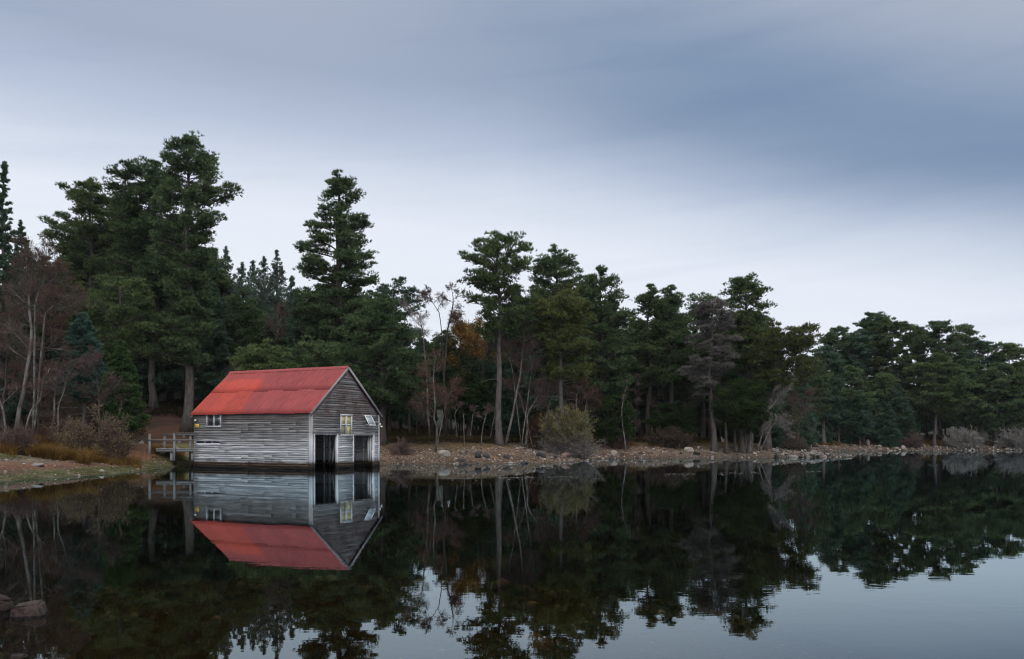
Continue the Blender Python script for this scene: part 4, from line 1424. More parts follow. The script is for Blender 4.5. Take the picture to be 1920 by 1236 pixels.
def bent(mb, rng, o, d, l, r0, r1, sides=3, tone=0.5, curl=0.18):
    """a shoot as two straight pieces; returns its outer piece for further sprouting"""
    n = len(o)
    if n == 0:
        return o, d, l
    m_ = o + d * (l * 0.5)[:, None]
    d2 = unit(d + rng.normal(0, curl, (n, 3)) + np.array([0, 0, 0.05]))
    e = m_ + d2 * (l * 0.5)[:, None]
    rm = (np.asarray(r0) + np.asarray(r1)) / 2
    tn = np.clip(rng.normal(tone, 0.2, n), 0, 1)
    mb.segs(o, m_, r0, rm, tn, sides)
    mb.segs(m_, e, rm, r1, tn, sides)
    return o, unit(e - o), np.linalg.norm(e - o, axis=1)


def leaves(mb, rng, P, size, tone=0.5, spread=0.15):
    n = len(P)
    if n == 0:
        return
    p = P + rng.normal(0, spread, (n, 3))
    a = unit(rng.normal(size=(n, 3)))
    b = unit(np.cross(a, rng.normal(size=(n, 3))))
    s = size * rng.uniform(0.6, 1.3, (n, 1))
    v = np.stack([p - a * s, p + b * s * 0.6, p + a * s, p - b * s * 0.6], 1).reshape(-1, 3)
    mb.add(v, np.arange(4 * n).reshape(-1, 4), np.repeat(np.clip(rng.normal(tone, 0.22, n), 0.02, 0.98), 4))


def birch(name, px, d, stems, label, seed, bark='birch_bark', twig='twigs_brown', crown=(2.0, 2.5), limb_u=0.35, nl=10, fine=5, leaf=None, nleaf=0, leaf_size=0.05, droop=0.0, cat='birch tree', twr=0.006, limb=0.55, group=None):
    """stems: list of photo polylines [(px, row, radius m), ...] with the foot first"""
    rng = np.random.default_rng(seed)
    X = (px - HX) / FPX * d
    z0 = gz(X, d)
    o = thing(name, (X, d, z0 - 0.05), 0, label, cat, group)
    wood, tw, lv = MB(), MB(), MB()
    P, D, Ln = [], [], []
    for st in stems:
        pts = np.array([((q[0] - px) / FPX * d, 0.0, CAMZ + (HY - q[1]) / FPX * d - z0) for q in st])
        pts[0, 2] = min(pts[0, 2], 0.0)
        n = 16
        s = np.linspace(0, len(pts) - 1, n)
        q = np.stack([np.interp(s, np.arange(len(pts)), pts[:, j]) for j in range(3)], 1)
        q[1:-1] = (q[:-2] + 2 * q[1:-1] + q[2:]) / 4
        q[:, 1] += (fbm(q[:, 2], q[:, 2] * 0 + seed, 2.0, seed, 2) - 0.5) * 0.8 * sst(0, 2, q[:, 2])
        q[:, 0] += (fbm(q[:, 2], q[:, 2] * 0 + seed, 0.9, seed + 9, 2) - 0.5) * 0.14 * sst(0, 1, q[:, 2])
        rad = np.interp(s, np.arange(len(st)), [a[2] * 0.62 for a in st])
        wood.tube(q, rad, 7, 0.5)
        Hs = q[-1, 2]
        for k in range(nl):
            u = limb_u + (1 - limb_u) * (k + rng.random()) / nl
            i_ = u * (n - 1)
            b0 = np.array([np.interp(i_, np.arange(n), q[:, j]) for j in range(3)])
            a = rng.uniform(0, 6.283)
            el_ = rng.uniform(0.25, 0.95)
            P.append(b0)
            D.append((math.cos(a) * math.cos(el_), math.sin(a) * math.cos(el_), math.sin(el_)))
            Ln.append(crown[0] * rng.uniform(0.6, 1.1) * (1.15 - 0.75 * (u - limb_u) / (1 - limb_u)))
        P.append(q[-2])
        D.append(unit(q[-1] - q[-3]))
        Ln.append(crown[0] * 0.5)
    P, D, Ln = np.array(P), np.array(D), np.array(Ln)
    r = 0.010 + 0.013 * Ln * limb
    P, D, Ln = bent(wood, rng, P, D, Ln, r, r * 0.45, 4, 0.5, 0.30)
    a1 = sprout(rng, P, D, Ln, 7, 0.62, 0.50, 0.2, 0.10)
    a1 = bent(wood, rng, *a1, 0.010, 0.006, 3, 0.5, 0.3)
    a2 = sprout(rng, *a1, 6, 0.62, 0.55, 0.2, 0.10 - droop)
    a2 = bent(tw, rng, *a2, twr, twr * 0.7, 3, 0.5, 0.3)
    a3 = sprout(rng, *a2, fine, 0.62, 0.55, 0.15, 0.05 - droop * 1.6)
    bent(tw, rng, *a3, twr * 0.75, twr * 0.5, 3, 0.5, 0.25)
    wood.build('trunk', M[bark], o, True)
    tw.build('twigs', M[twig], o)
    if leaf:
        k = rng.integers(0, len(a3[0]), nleaf)
        leaves(lv, rng, a3[0][k] + a3[1][k] * (a3[2][k] * rng.uniform(0.2, 1, nleaf))[:, None], leaf_size)
        lv.build('leaves', M[leaf], o)
    return o


birch('birch_tree', 28, 42, [[(26, 806, 0.20), (34, 760, 0.16), (50, 700, 0.14), (57, 640, 0.12), (60, 610, 0.11), (52, 560, 0.085), (47, 500, 0.06), (46, 458, 0.02)],
                             [(60, 610, 0.10), (66, 560, 0.07), (74, 520, 0.055), (84, 480, 0.03)], [(60, 610, 0.08), (84, 585, 0.06), (104, 572, 0.045), (122, 552, 0.02)]],
      'large forked birch with rust-brown twigs leaning over the left bay', 501, twig='twigs_brown', crown=(1.5, 2), limb_u=0.30, nl=15, fine=6, leaf='brown_leaves', nleaf=2600, leaf_size=0.03)
birch('birch_tree', 2, 40, [[(14, 800, 0.09), (4, 775, 0.08), (-10, 740, 0.06), (-24, 690, 0.03)]], 'pale birch stem bending out of the photo beside the forked birch', 502, crown=(0.9, 1), nl=6, fine=4, twig='twigs_red')
birch('birch_tree', 40, 40, [[(36, 800, 0.08), (52, 766, 0.07), (70, 754, 0.055), (82, 725, 0.05), (96, 685, 0.03)]], 'crooked pale birch stem curving right from the forked birch foot', 503, crown=(0.8, 1), nl=6, fine=4, twig='twigs_red', leaf='brown_leaves', nleaf=300, leaf_size=0.03)
birch('birch_tree', 97, 41.5, [[(98, 824, 0.075), (96, 780, 0.065), (97, 735, 0.055), (103, 690, 0.03)]], 'straight thin white birch stem in the orange grass', 504, crown=(0.9, 1), nl=8, fine=4, twig='twigs_brown', limb_u=0.5)
birch('birch_tree', 102, 41.4, [[(100, 824, 0.08), (109, 795, 0.065), (113, 745, 0.055), (122, 705, 0.04), (140, 685, 0.02)]], 'thin birch stem leaning away from the straight white one', 505, crown=(0.9, 1), nl=8, fine=4, twig='twigs_brown', limb_u=0.5)
birch('birch_tree', 70, 46, [[(70, 790, 0.10), (74, 720, 0.08), (82, 640, 0.05), (88, 560, 0.02)]], 'leafy rust-brown birch thicket right behind the forked birch', 506, crown=(2.0, 1), nl=16, fine=5, twig='twigs_brown', limb_u=0.2, leaf='brown_leaves', nleaf=2400, leaf_size=0.03, bark='pine_bark_dark')
birch('birch_tree', 10, 45, [[(8, 790, 0.10), (8, 720, 0.08), (14, 640, 0.05), (18, 580, 0.02)]], 'rust-brown birch thicket at the left photo edge', 507, crown=(2.0, 1), nl=14, fine=5, twig='twigs_brown', limb_u=0.2, leaf='brown_leaves', nleaf=1500, leaf_size=0.03, bark='pine_bark_dark')
birch('bare_tree', 190, 43.5, [[(190, 800, 0.08), (186, 750, 0.06), (180, 700, 0.04), (178, 670, 0.02)]], 'twiggy bare sapling in front of the blue young spruce', 508, crown=(1.3, 1), nl=12, fine=5, twig='twigs_brown', limb_u=0.2, bark='pine_bark_dark', cat='bare tree')
for k, (px, yb, yt, d, lb) in enumerate(((379, 770, 640, 66, 'thin pale birch pole just left of the roof end'), (388, 765, 640, 67, 'thin pale birch pole closest to the roof end'), (366, 790, 690, 68, 'short thin birch pole between the big pine trunk and the roof'))):
    birch('birch_tree', px, d, [[(px, yb, 0.06), (px + 2, (yb + yt) / 2, 0.05), (px + 7, yt, 0.025)]], lb, 510 + k, crown=(0.7, 1), nl=5, fine=3, limb_u=0.7)
birch('birch_tree', 520, 66, [[(520, 760, 0.08), (518, 650, 0.06), (522, 575, 0.03)]], 'purplish bare birch showing between the young pines', 514, crown=(1.5, 1), nl=14, fine=6, twig='twigs_brown', limb_u=0.55)
# right of the boathouse
birch('birch_tree', 846, 62, [[(838, 800, 0.16), (832, 720, 0.14), (836, 650, 0.11), (842, 605, 0.09), (852, 565, 0.06), (846, 540, 0.02)], [(842, 605, 0.07), (826, 590, 0.05), (812, 566, 0.03), (803, 548, 0.015)]],
      'bare black-twigged birch drooping against the sky gap', 520, bark='pine_bark_dark', twig='twigs_brown', crown=(1.25, 1), nl=9, limb_u=0.45, fine=7, droop=0.28, twr=0.008)
birch('birch_tree', 805, 60, [[(805, 800, 0.12), (800, 720, 0.10), (796, 640, 0.07), (790, 600, 0.04), (760, 575, 0.02)]], 'grey-limbed leaning birch before the wide-skirted pine', 521, crown=(1.5, 1), nl=9, fine=5, limb_u=0.5, twig='twigs_grey')
birch('autumn_birch', 868, 64, [[(868, 800, 0.13), (866, 720, 0.10), (864, 650, 0.06), (862, 610, 0.02)]], 'birch still holding bright orange autumn leaves', 522, bark='pine_bark_dark', twig='twigs_red', crown=(2.0, 1), nl=18, limb_u=0.40, fine=4, leaf='orange_leaves', nleaf=9000, leaf_size=0.05, cat='autumn birch')
birch('autumn_birch', 905, 66, [[(905, 800, 0.10), (905, 720, 0.08), (903, 650, 0.05), (900, 612, 0.02)]], 'smaller orange-leaved birch half behind the big shoreline pine', 523, bark='pine_bark_dark', twig='twigs_red', crown=(1.5, 1), nl=12, limb_u=0.5, fine=3, leaf='orange_leaves', nleaf=4200, leaf_size=0.05, cat='autumn birch')
birch('birch_tree', 818, 53.5, [[(817, 820, 0.11), (821, 800, 0.10), (812, 785, 0.085), (817, 765, 0.08), (812, 720, 0.06), (812, 690, 0.05), (815, 665, 0.02)], [(817, 765, 0.06), (838, 745, 0.045), (852, 722, 0.03)]],
      'crooked reddish birch with a kinked foot right of the boathouse', 524, twig='twigs_red', crown=(1.2, 1), nl=14, limb_u=0.35, fine=6, leaf='brown_leaves', nleaf=1800, leaf_size=0.034)
birch('birch_tree', 952, 58.5, [[(948, 828, 0.17), (956, 800, 0.135), (964, 760, 0.12), (972, 720, 0.11), (978, 685, 0.095), (981, 650, 0.06), (984, 610, 0.025)], [(978, 685, 0.07), (1000, 665, 0.05), (1028, 650, 0.02)], [(978, 685, 0.05), (958, 670, 0.04), (935, 655, 0.02)]],
      'leaning white-barked birch with a wide bare purplish crown', 525, twig='twigs_brown', crown=(1.7, 1), nl=13, limb_u=0.45, fine=7)
birch('birch_tree', 990, 59.0, [[(984, 832, 0.17), (990, 805, 0.13), (987, 782, 0.11), (995, 765, 0.10), (1008, 745, 0.08), (1020, 715, 0.055), (1036, 690, 0.03)], [(1000, 755, 0.05), (975, 735, 0.035), (950, 720, 0.02)], [(1010, 740, 0.045), (1035, 738, 0.03), (1052, 730, 0.015)]],
      'crooked grey birch beside the rounded willow bush', 526, twig='twigs_brown', crown=(1.3, 1), nl=11, limb_u=0.4, fine=6, leaf='brown_leaves', nleaf=900, leaf_size=0.035)
for k, (px, pts, d, lb) in enumerate(((870, [(871, 828, .07), (870, 805, .06), (869, 775, .05)], 55.5, 'snapped pale birch stump pole standing alone'), (905, [(903, 828, .06), (902, 808, .055), (910, 785, .05), (914, 760, .03)], 56, 'thin wavy birch stem left of the big shoreline pine'),
                                      (883, [(880, 800, .05), (886, 780, .045), (891, 765, .02)], 58, 'thin birch stem leaning in shade behind the snapped pole'), (920, [(918, 806, .05), (926, 780, .045), (930, 755, .02)], 59, 'slanting birch stem close behind the big shoreline pine'),
                                      (855, [(858, 795, .05), (853, 775, .04), (860, 760, .02)], 58, 'bent little birch stem in the shade near the orange birch'),
                                      (1166, [(1174, 820, .09), (1168, 800, .075), (1165, 770, .065), (1168, 740, .05), (1178, 715, .02)], 68.5, 'thin curved birch stem in the dark wood right of the willow bush'),
                                      (1082, [(1083, 770, .06), (1080, 745, .05), (1083, 728, .02)], 66, 'white forked branch stem above the willow bush'), (1100, [(1083, 766, .05), (1098, 756, .045), (1108, 740, .02)], 66.2, 'white branch stem leaning right above the willow bush'))):
    birch('young_birch', px, d, [pts], lb, 540 + k, crown=(0.6, 1) if k else (0.25, 1), nl=5 if k else 2, fine=3, limb_u=0.6, cat='birch stem')
birch('bare_tree', 1095, 67, [[(1100, 800, 0.08), (1092, 760, 0.06), (1090, 715, 0.03)]], 'purple-brown twiggy tree behind the willow bush', 550, crown=(1.5, 1), nl=14, fine=5, twig='twigs_red', limb_u=0.3, bark='pine_bark_dark', cat='bare tree', leaf='brown_leaves', nleaf=700, leaf_size=0.035)
birch('bare_tree', 1440, 70.5, [[(1420, 822, 0.10), (1440, 770, 0.08), (1470, 735, 0.05), (1482, 715, 0.02)], [(1425, 810, 0.07), (1450, 790, 0.05), (1478, 812, 0.02)]], 'fallen grey tangle of dead branches on the point', 551, crown=(1.3, 1), nl=14, fine=5, twig='twigs_grey', limb_u=0.15, bark='dead_wood', cat='dead tree', twr=0.010)
birch('bare_tree', 1500, 72, [[(1488, 820, 0.07), (1500, 770, 0.05), (1512, 720, 0.03)]], 'grey bare tree behind the dead tangle at the end of the point', 552, crown=(1.9, 1), nl=14, fine=5, twig='twigs_brown', limb_u=0.25, bark='pine_bark_dark', cat='bare tree', twr=0.010)
birch('dead_snag', 1880, 114, [[(1887, 822, 0.09), (1884, 800, 0.08), (1879, 788, 0.08), (1875, 775, 0.05)]], 'white dead snag sticking up from a grey bush on the far shore', 553, bark='dead_wood', twig='twigs_grey', crown=(0.5, 1), nl=2, fine=2, cat='dead snag')


for k, px in enumerate((70, 110, 140, 170, 205, 240, 405, 432, 466, 548, 575, 690, 780, 1020, 1135, 1190, 1232, 1290, 1350, 1425)):
    dd_ = 47 + (k * 37 % 6) if px < 300 else 60 + (k * 37 % 7) if px < 1030 else 73 + (k * 37 % 5)
    yb_ = HY - (gz((px - HX) / FPX * dd_, dd_) - CAMZ) * FPX / dd_
    birch('bare_sapling', px, dd_, [[(px, yb_, 0.06), (px + 3, yb_ - 55, 0.045), (px + 2, yb_ - 120, 0.02)]], 'leafless brown sapling in the dim edge of the wood', 700 + k, crown=(1.25, 1), nl=12, fine=4, limb_u=0.15,
          twig='twigs_brown', bark='pine_bark_dark', cat='bare sapling', group='bare saplings in the wood edge')


# ------------------------------------------------------------------ bushes
def bush(name, px, d, hw, ytop, label, seed, twig='twigs_grey', leaf=None, nleaf=0, nst=46, leaf_size=0.04, up_leaf=0.0, twr=0.009, cat='bush', fine=5, shape=1.0, flatb=0.1):
    rng = np.random.default_rng(seed)
    X = (px - HX) / FPX * d
    z0 = gz(X, d)
    Rr = hw / FPX * d
    Hh = CAMZ + (HY - ytop) / FPX * d - z0
    o = thing(name, (X, d, z0 - 0.03), 0, label, cat)
    st, lv = MB(), MB()
    a = rng.uniform(0, 6.283, nst)
    e = np.arcsin(rng.uniform(flatb, 1, nst))
    D = np.stack([np.cos(a) * np.cos(e), np.sin(a) * np.cos(e), np.sin(e)], 1)
    ext = D * np.array([Rr, Rr * 0.9, Hh]) * rng.uniform(0.60, 0.80, (nst, 1)) * shape
    Ln = np.linalg.norm(ext, axis=1)
    P = np.stack([rng.normal(0, Rr * 0.12, nst), rng.normal(0, Rr * 0.12, nst), np.full(nst, -0.05)], 1)
    P, D, Ln = bent(st, rng, P, unit(ext), Ln, 0.020, 0.012, 4, 0.45, 0.25)
    a1 = bent(st, rng, *sprout(rng, P, D, Ln, 9, 0.42, 0.55, 0.3, 0.12), twr * 1.2, twr, 3, 0.5, 0.35)
    a2 = bent(st, rng, *sprout(rng, *a1, fine, 0.55, 0.6, 0.25, 0.1), twr, twr * 0.6, 3, 0.55, 0.35)
    st.build('stems', M[twig], o)
    if leaf:
        k = rng.integers(0, len(a2[0]), nleaf * 3)
        tip = a2[0][k] + a2[1][k] * (a2[2][k] * rng.uniform(0.2, 1, len(k)))[:, None]
        keep = rng.random(len(k)) < np.clip((tip[:, 2] / Hh - up_leaf) * 2.2, 0.02, 1) if up_leaf else np.ones(len(k), bool)
        leaves(lv, rng, tip[keep][:nleaf], leaf_size, 0.5, 0.05)
        lv.build('leaves', M[leaf], o)
    return o


bush('willow_bush', 1064, 58.8, 63, 746, 'big rounded willow bush, olive above and grey twigged below', 601, 'twigs_grey', 'olive_leaves', 32000, nst=190, leaf_size=0.048, up_leaf=0.22, fine=7, twr=0.007, flatb=0.0)
bush('brown_leaf_bush', 1012, 60.5, 24, 752, 'rusty-leaved shrub against the left side of the willow bush', 602, 'twigs_red', 'brown_leaves', 3200, nst=30, leaf_size=0.04)
bush('willow_bush', 150, 40.5, 52, 764, 'olive-leaved scrub willow behind the orange grass of the left bay', 603, 'twigs_brown', 'olive_leaves', 3400, nst=44, leaf_size=0.034)
bush('willow_bush', 208, 41, 42, 740, 'taller thin-leaved willow scrub at the green conifer foot', 604, 'twigs_brown', 'olive_leaves', 2400, nst=36, leaf_size=0.034)
bush('willow_bush', 118, 41.5, 26, 762, 'small scrub willow between white birch stems', 605, 'twigs_brown', 'olive_leaves', 900, nst=24, leaf_size=0.034)
bush('bare_bush', 30, 37.5, 46, 782, 'grey-brown leafless bush on the bank at the left photo edge', 606, 'twigs_brown', None, 0, nst=80, fine=6)
bush('bare_bush', 82, 44, 36, 785, 'russet low bush behind the white birch stems', 607, 'twigs_red', 'brown_leaves', 1800, nst=40, leaf_size=0.035)
bush('bare_bush', 752, 53, 34, 812, 'low bare twiggy bush on the gravel just right of the boathouse', 608, 'twigs_brown', None, 0, nst=40, fine=4, twr=0.007)
bush('grey_bush', 1712, 113, 23, 802, 'small brownish grey bush by the orange grass on the far shore', 609, 'twigs_brown', None, 0, nst=60, twr=0.016)
bush('grey_bush', 1806, 113.5, 42, 790, 'wide silver-grey lichen bush on the far shore', 610, 'twigs_grey', None, 0, nst=80, twr=0.018)
bush('willow_bush', 1830, 115, 26, 786, 'olive-topped shrub behind the wide silver-grey bush', 611, 'twigs_grey', 'olive_leaves', 2200, nst=30, leaf_size=0.07, up_leaf=0.4, twr=0.014)
bush('grey_bush', 1906, 113.5, 46, 786, 'silver-grey lichen bush running out of the photo edge on the far shore', 612, 'twigs_grey', None, 0, nst=80, twr=0.018)
bush('evergreen_bush', 1158, 69.5, 38, 792, 'dark green evergreen bush under the curved birch stem', 613, 'twigs_brown', None, 0, nst=20)
bush('bare_bush', 1250, 72, 60, 790, 'dark brown heathery scrub below the dead pine', 614, 'twigs_brown', 'heather', 6000, nst=60, leaf_size=0.06)
bush('bare_bush', 1490, 72.5, 34, 796, 'dim grey scrub on the neck of the point', 615, 'twigs_brown', 'juniper_leaf' if 'juniper_leaf' in M else 'juniper_dark', 1200, nst=40, leaf_size=0.05)


# ------------------------------------------------------------------ grass, ground cover, pebbles
def scatter(rng, n, x0, x1, y0, y1):
    return rng.uniform(x0, x1, n), rng.uniform(y0, y1, n)


def blades(mb, rng, x, y, z, h, wd, lean=0.35):
    n = len(x)
    b = np.stack([x, y, z - 0.02], 1)
    a = rng.uniform(0, 6.283, n)
    d = np.stack([np.cos(a), np.sin(a), np.zeros(n)], 1)
    s = np.stack([-np.sin(a), np.cos(a), np.zeros(n)], 1) * (wd * 0.5)
    hh = h * rng.uniform(0.5, 1.25, n)
    m_ = b + d * (hh * lean * 0.35)[:, None] + np.array([0, 0, 1.0]) * (hh * 0.6)[:, None]
    e = b + d * (hh * lean * rng.uniform(0.6, 1.6, n))[:, None] + np.array([0, 0, 1.0]) * hh[:, None]
    v = np.stack([b - s, b + s, m_ + s * 0.7, m_ - s * 0.7, e], 1).reshape(-1, 3)
    k = np.arange(n)[:, None] * 5
    mb.add(v, [k + np.array([0, 1, 2, 3]), k + np.array([3, 2, 4])], np.repeat(np.clip(rng.normal(0.5, 0.2, n), 0.03, 0.97), 5))


rngg = np.random.default_rng(9)
gm = MB()
# left bay: tussocks of orange grass on the bank
for (pa, pb, da, db, n, h) in ((50, 168, 36.8, 41.8, 17000, 0.52), (165, 262, 39.0, 43.5, 7500, 0.38), (-20, 30, 36, 40, 2500, 0.40), (286, 300, 44.3, 46.0, 900, 0.4), (300, 345, 46.3, 48.5, 1400, 0.3)):
    d = rngg.uniform(da, db, n)
    x = (rngg.uniform(pa, pb, n) - HX) / FPX * d
    tus = fbm(x, d, 0.8, 71, 3)
    edge_ = np.minimum(d - da, db - d)
    keep = tus > 0.44 + 0.12 * rngg.random(n) - 0.03 * np.clip(edge_, 0, 2)
    x, d, tus = x[keep], d[keep], tus[keep]
    blades(gm, rngg, x, d, ground(x, d), h * np.clip((tus - 0.36) * 4.2, 0.25, 1.25), 0.018, 1.1)
# strip along the top of the right-hand beach and on the far shore
x, y = scatter(rngg, 120000, 3, 34, 62, 84)
s = signed_dist(x, y)
k = (s > 4.6) & (s < 7.2) & (fbm(x, y, 2.2, 72, 3) > 0.44) & (x < 23)
x, y = x[k][:15000], y[k][:15000]
blades(gm, rngg, x, y, ground(x, y), 0.28, 0.03, 0.8)
x, y = scatter(rngg, 60000, 40, 75, 110, 122)
s = signed_dist(x, y)
k = (s > 3.2) & (s < 6.0) & ((np.abs(x - 53.5 * y / 114) < 4.2) | (fbm(x, y, 3.0, 73, 3) > 0.6))
x, y = x[k][:12000], y[k][:12000]
blades(gm, rngg, x, y, ground(x, y), 0.38, 0.05, 0.7)
tag(gm.build('dry_grass', M['dry_grass']), 'orange dry grass tussocks along the top of the shore', 'grass', None, 'stuff')

gm = MB()
x, y = scatter(rngg, 160000, -34, -14, 24, 48)
s = signed_dist(x, y)
k = (((s > 0.1) & (s < 1.1)) | ((s > 3.8) & (s < 6.3))) & (fbm(x, y, 0.8, 74, 3) > 0.46)
x, y = x[k][:22000], y[k][:22000]
blades(gm, rngg, x, y, ground(x, y), 0.07, 0.018, 0.9)
tag(gm.build('moss_turf', M['turf']), 'short green mossy turf at the edge of the left bay', 'moss', None, 'stuff')

hm = MB()
x, y = scatter(rngg, 34000, -36, 40, 38, 86)
s = signed_dist(x, y)
k = (s > 6.2) & (s < 24) & (fbm(x, y, 2.4, 75, 3) > 0.42) & ~((x / y > (268 - 960) / 1600) & (x / y < (360 - 960) / 1600) & (y < 62))
x, y = x[k][:7200], y[k][:7200]
z = ground(x, y)
C_ = np.stack([x, y, z + 0.14], 1)
tufts(hm, rngg, C_, rngg.uniform(0.25, 0.5, len(x)), np.zeros((len(x), 3)), 0.6, 14, 3, 0.18, 0.05, 0.9)
x, y = scatter(rngg, 9000, 40, 80, 114, 130)
s = signed_dist(x, y)
k = (s > 5.5) & (fbm(x, y, 2.4, 76, 3) > 0.5)
x, y = x[k][:1200], y[k][:1200]
C_ = np.stack([x, y, ground(x, y) + 0.15], 1)
tufts(hm, rngg, C_, rngg.uniform(0.3, 0.6, len(x)), np.zeros((len(x), 3)), 0.6, 12, 3, 0.28, 0.08, 0.9)
tag(hm.build('heather', M['heather']), 'dark brown heather and blaeberry under the trees', 'heather', None, 'stuff')


def rock_mesh(seed, sub=2, ang=0.5):
    """an angular boulder of about unit radius"""
    import bmesh
    bm = bmesh.new()
    bmesh.ops.create_icosphere(bm, subdivisions=sub, radius=1.0)
    rg = np.random.default_rng(seed)
    nrm = unit(rg.normal(size=(9, 3)) * np.array([1, 1, 0.8]))
    off = rg.uniform(0.50, 0.92, 9)
    for v in bm.verts:
        p = np.array(v.co)
        for n_, o_ in zip(nrm, off):
            q = p @ n_
            if q > o_:
                p = p - n_ * (q - o_) * 0.97
        p = p * (1 + 0.07 * (rg.random() - 0.5))
        v.co = p
    V = np.array([v.co[:] for v in bm.verts])
    F = np.array([[v.index for v in f.verts] for f in bm.faces])
    bm.free()
    return V, F


RV = [rock_mesh(s, 2 if s % 2 else 3, 0.7) for s in range(8)]
PV = [rock_mesh(50 + s, 1, 0.5) for s in range(6)]
# pebbles: one sheet of loose gravel
pm = [MB(), MB(), MB()]


def pebbles(mb, x, y, size, rg):
    z = ground(x, y)
    for k in range(6):
        sel = np.arange(len(x)) % 6 == k
        n = sel.sum()
        if not n:
            continue
        V_, F_ = PV[k]
        a = rg.uniform(0, 6.283, n)
        sc = size * np.exp(rg.normal(-0.1, 0.65, n))
        sx, sy, sz = sc * rg.uniform(0.7, 1.4, n), sc * rg.uniform(0.7, 1.2, n), sc * rg.uniform(0.4, 0.8, n)
        vx, vy, vz = V_[:, 0][None] * sx[:, None], V_[:, 1][None] * sy[:, None], V_[:, 2][None] * sz[:, None]
        wx = vx * np.cos(a)[:, None] - vy * np.sin(a)[:, None] + x[sel][:, None]
        wy = vx * np.sin(a)[:, None] + vy * np.cos(a)[:, None] + y[sel][:, None]
        wz = vz + (z[sel] + sz * 0.15)[:, None]
        v = np.stack([wx, wy, wz], -1).reshape(-1, 3)
        f = (F_[None] + (np.arange(n) * len(V_))[:, None, None]).reshape(-1, 3)
        mb.add(v, f, np.repeat(rg.random(n), len(V_)))


def beach_points(n, x0, x1, y0, y1, s0, s1, lim):
    x, y = scatter(rngg, n, x0, x1, y0, y1)
    s = signed_dist(x, y)
    k = (s > s0) & (s < s1)
    return x[k][:lim], y[k][:lim]


pebbles(pm[0], *beach_points(60000, -9, 6, 48, 66, -0.6, 5, 5200), 0.034, rngg)
pebbles(pm[0], *beach_points(60000, 4, 30, 62, 80, -0.6, 5, 4800), 0.042, rngg)
pebbles(pm[0], *beach_points(40000, -30, -14, 26, 48, 0.1, 5, 2400), 0.022, rngg)
pebbles(pm[0], *beach_points(40000, 24, 75, 70, 122, -0.5, 5.5, 5000), 0.075, rngg)
pebbles(pm[0], *beach_points(60000, -8, 3, 3.5, 14, -100, -0.5, 5000), 0.022, rngg)
m, t = material('gravel_stones')
oi = t.attr('tone').outputs['Fac']
col = t.ramp(oi, [(0.0, (0.030, 0.028, 0.028)), (0.35, (0.085, 0.062, 0.052)), (0.65, (0.14, 0.102, 0.085)), (0.90, (0.18, 0.15, 0.13)), (0.99, (0.34, 0.31, 0.28))])
finish(m, t, col, 0.85, None, 0.25)
tag(pm[0].build('gravel', m), 'loose pebbles and small stones along the water edge', 'gravel', None, 'stuff')

# sunken leaves on the lake bed near the camera
lm_ = MB()
x, y = scatter(rngg, 900, -5, 3, 4.5, 12)
leaves(lm_, rngg, np.stack([x, y, ground(x, y) + 0.02], 1), 0.035, 0.6, 0.01)
tag(lm_.build('sunken_leaves', M['olive_leaves']), 'fallen leaves lying on the shallow lake bed', 'leaves', None, 'stuff')

# floating flecks drifting in thin lines off the beach
fl = MB()
pp = rngg.uniform(700, 1540, 2600)
yy_ = np.interp(pp, [700, 900, 1080, 1200, 1330, 1540], [898, 897, 894, 891, 888, 884]) + np.where(rngg.random(2600) < 0.6, rngg.normal(0, 0.6, 2600), rngg.normal(1.5, 2.0, 2600))
keep = (fbm(pp, yy_ * 0, 40.0, 81, 3) > 0.50) & (rngg.random(2600) < 0.6)
pp, yy_ = pp[keep], yy_[keep]
dd_ = CAMZ * FPX / (yy_ - HY)
xx_ = (pp - HX) / FPX * dd_
n = len(pp)
aa = rngg.uniform(0, 6.283, n)
ra, rb_ = rngg.uniform(0.01, 0.05, n), rngg.uniform(0.008, 0.02, n)
v = np.stack([np.stack([xx_ + np.cos(aa + q) * ra, dd_ + np.sin(aa + q) * ra, np.full(n, 0.006 + 0.004 * (q > 2))], 1) for q in (0, 1.4, 3.1, 4.6)], 1).reshape(-1, 3)
fl.add(v, np.arange(4 * n).reshape(-1, 4), np.repeat(rngg.random(n), 4))
tag(fl.build('floating_flecks', M['twigs_grey']), 'pale flecks of drift floating in thin lines off the beach', 'drift', None, 'stuff')

# ------------------------------------------------------------------ rocks, each on its own
stone_mat('wet_granite', (0.013, 0.009, 0.008), (0.030, 0.020, 0.018), (0.065, 0.048, 0.044))
rngr = np.random.default_rng(31)
RM = {}
for mt in ('granite_grey', 'granite_pale', 'stone_dark', 'granite_pink'):
    for k, (V_, F_) in enumerate(RV):
        RM[(mt, k)] = MB().add(V_, F_).mesh('stone', M[mt])


def rock(name, px, py, d, wpx, hpx, mt, label, group=None, k=None, dep=0.8, sink=0.35, rz=None):
    """py is the foot of the stone in the photo; its top stands hpx above"""
    k = int(rngr.integers(0, 8)) if k is None else k
    X = (px - HX) / FPX * d
    w_ = wpx / FPX * d / 2
    h_ = hpx / FPX * d
    z = gz(X, d) if py is None else CAMZ + (HY - py) / FPX * d
    o = bpy.data.objects.new(name, RM[(mt, k)])
    COL.objects.link(o)
    full = h_ / (2 * 0.85 * (1 - sink))
    o.location = (X, d, z + h_ - full * 0.85)
    o.scale = (w_ * 1.12, w_ * dep * 1.12, full)
    o.rotation_euler = (0, 0, rngr.uniform(0, 6.283) if rz is None else rz)
    return tag(o, label, 'stone', group)


def edge_d(px, s_target):
    """distance at which the view ray of photo column px meets the given distance inland"""
    ds = np.arange(24, 124, 0.1)
    s = signed_dist((px - HX) / FPX * ds, ds)
    c = np.where((s[:-1] < s_target) & (s[1:] >= s_target))[0]
    return ds[c[0]] if len(c) else None


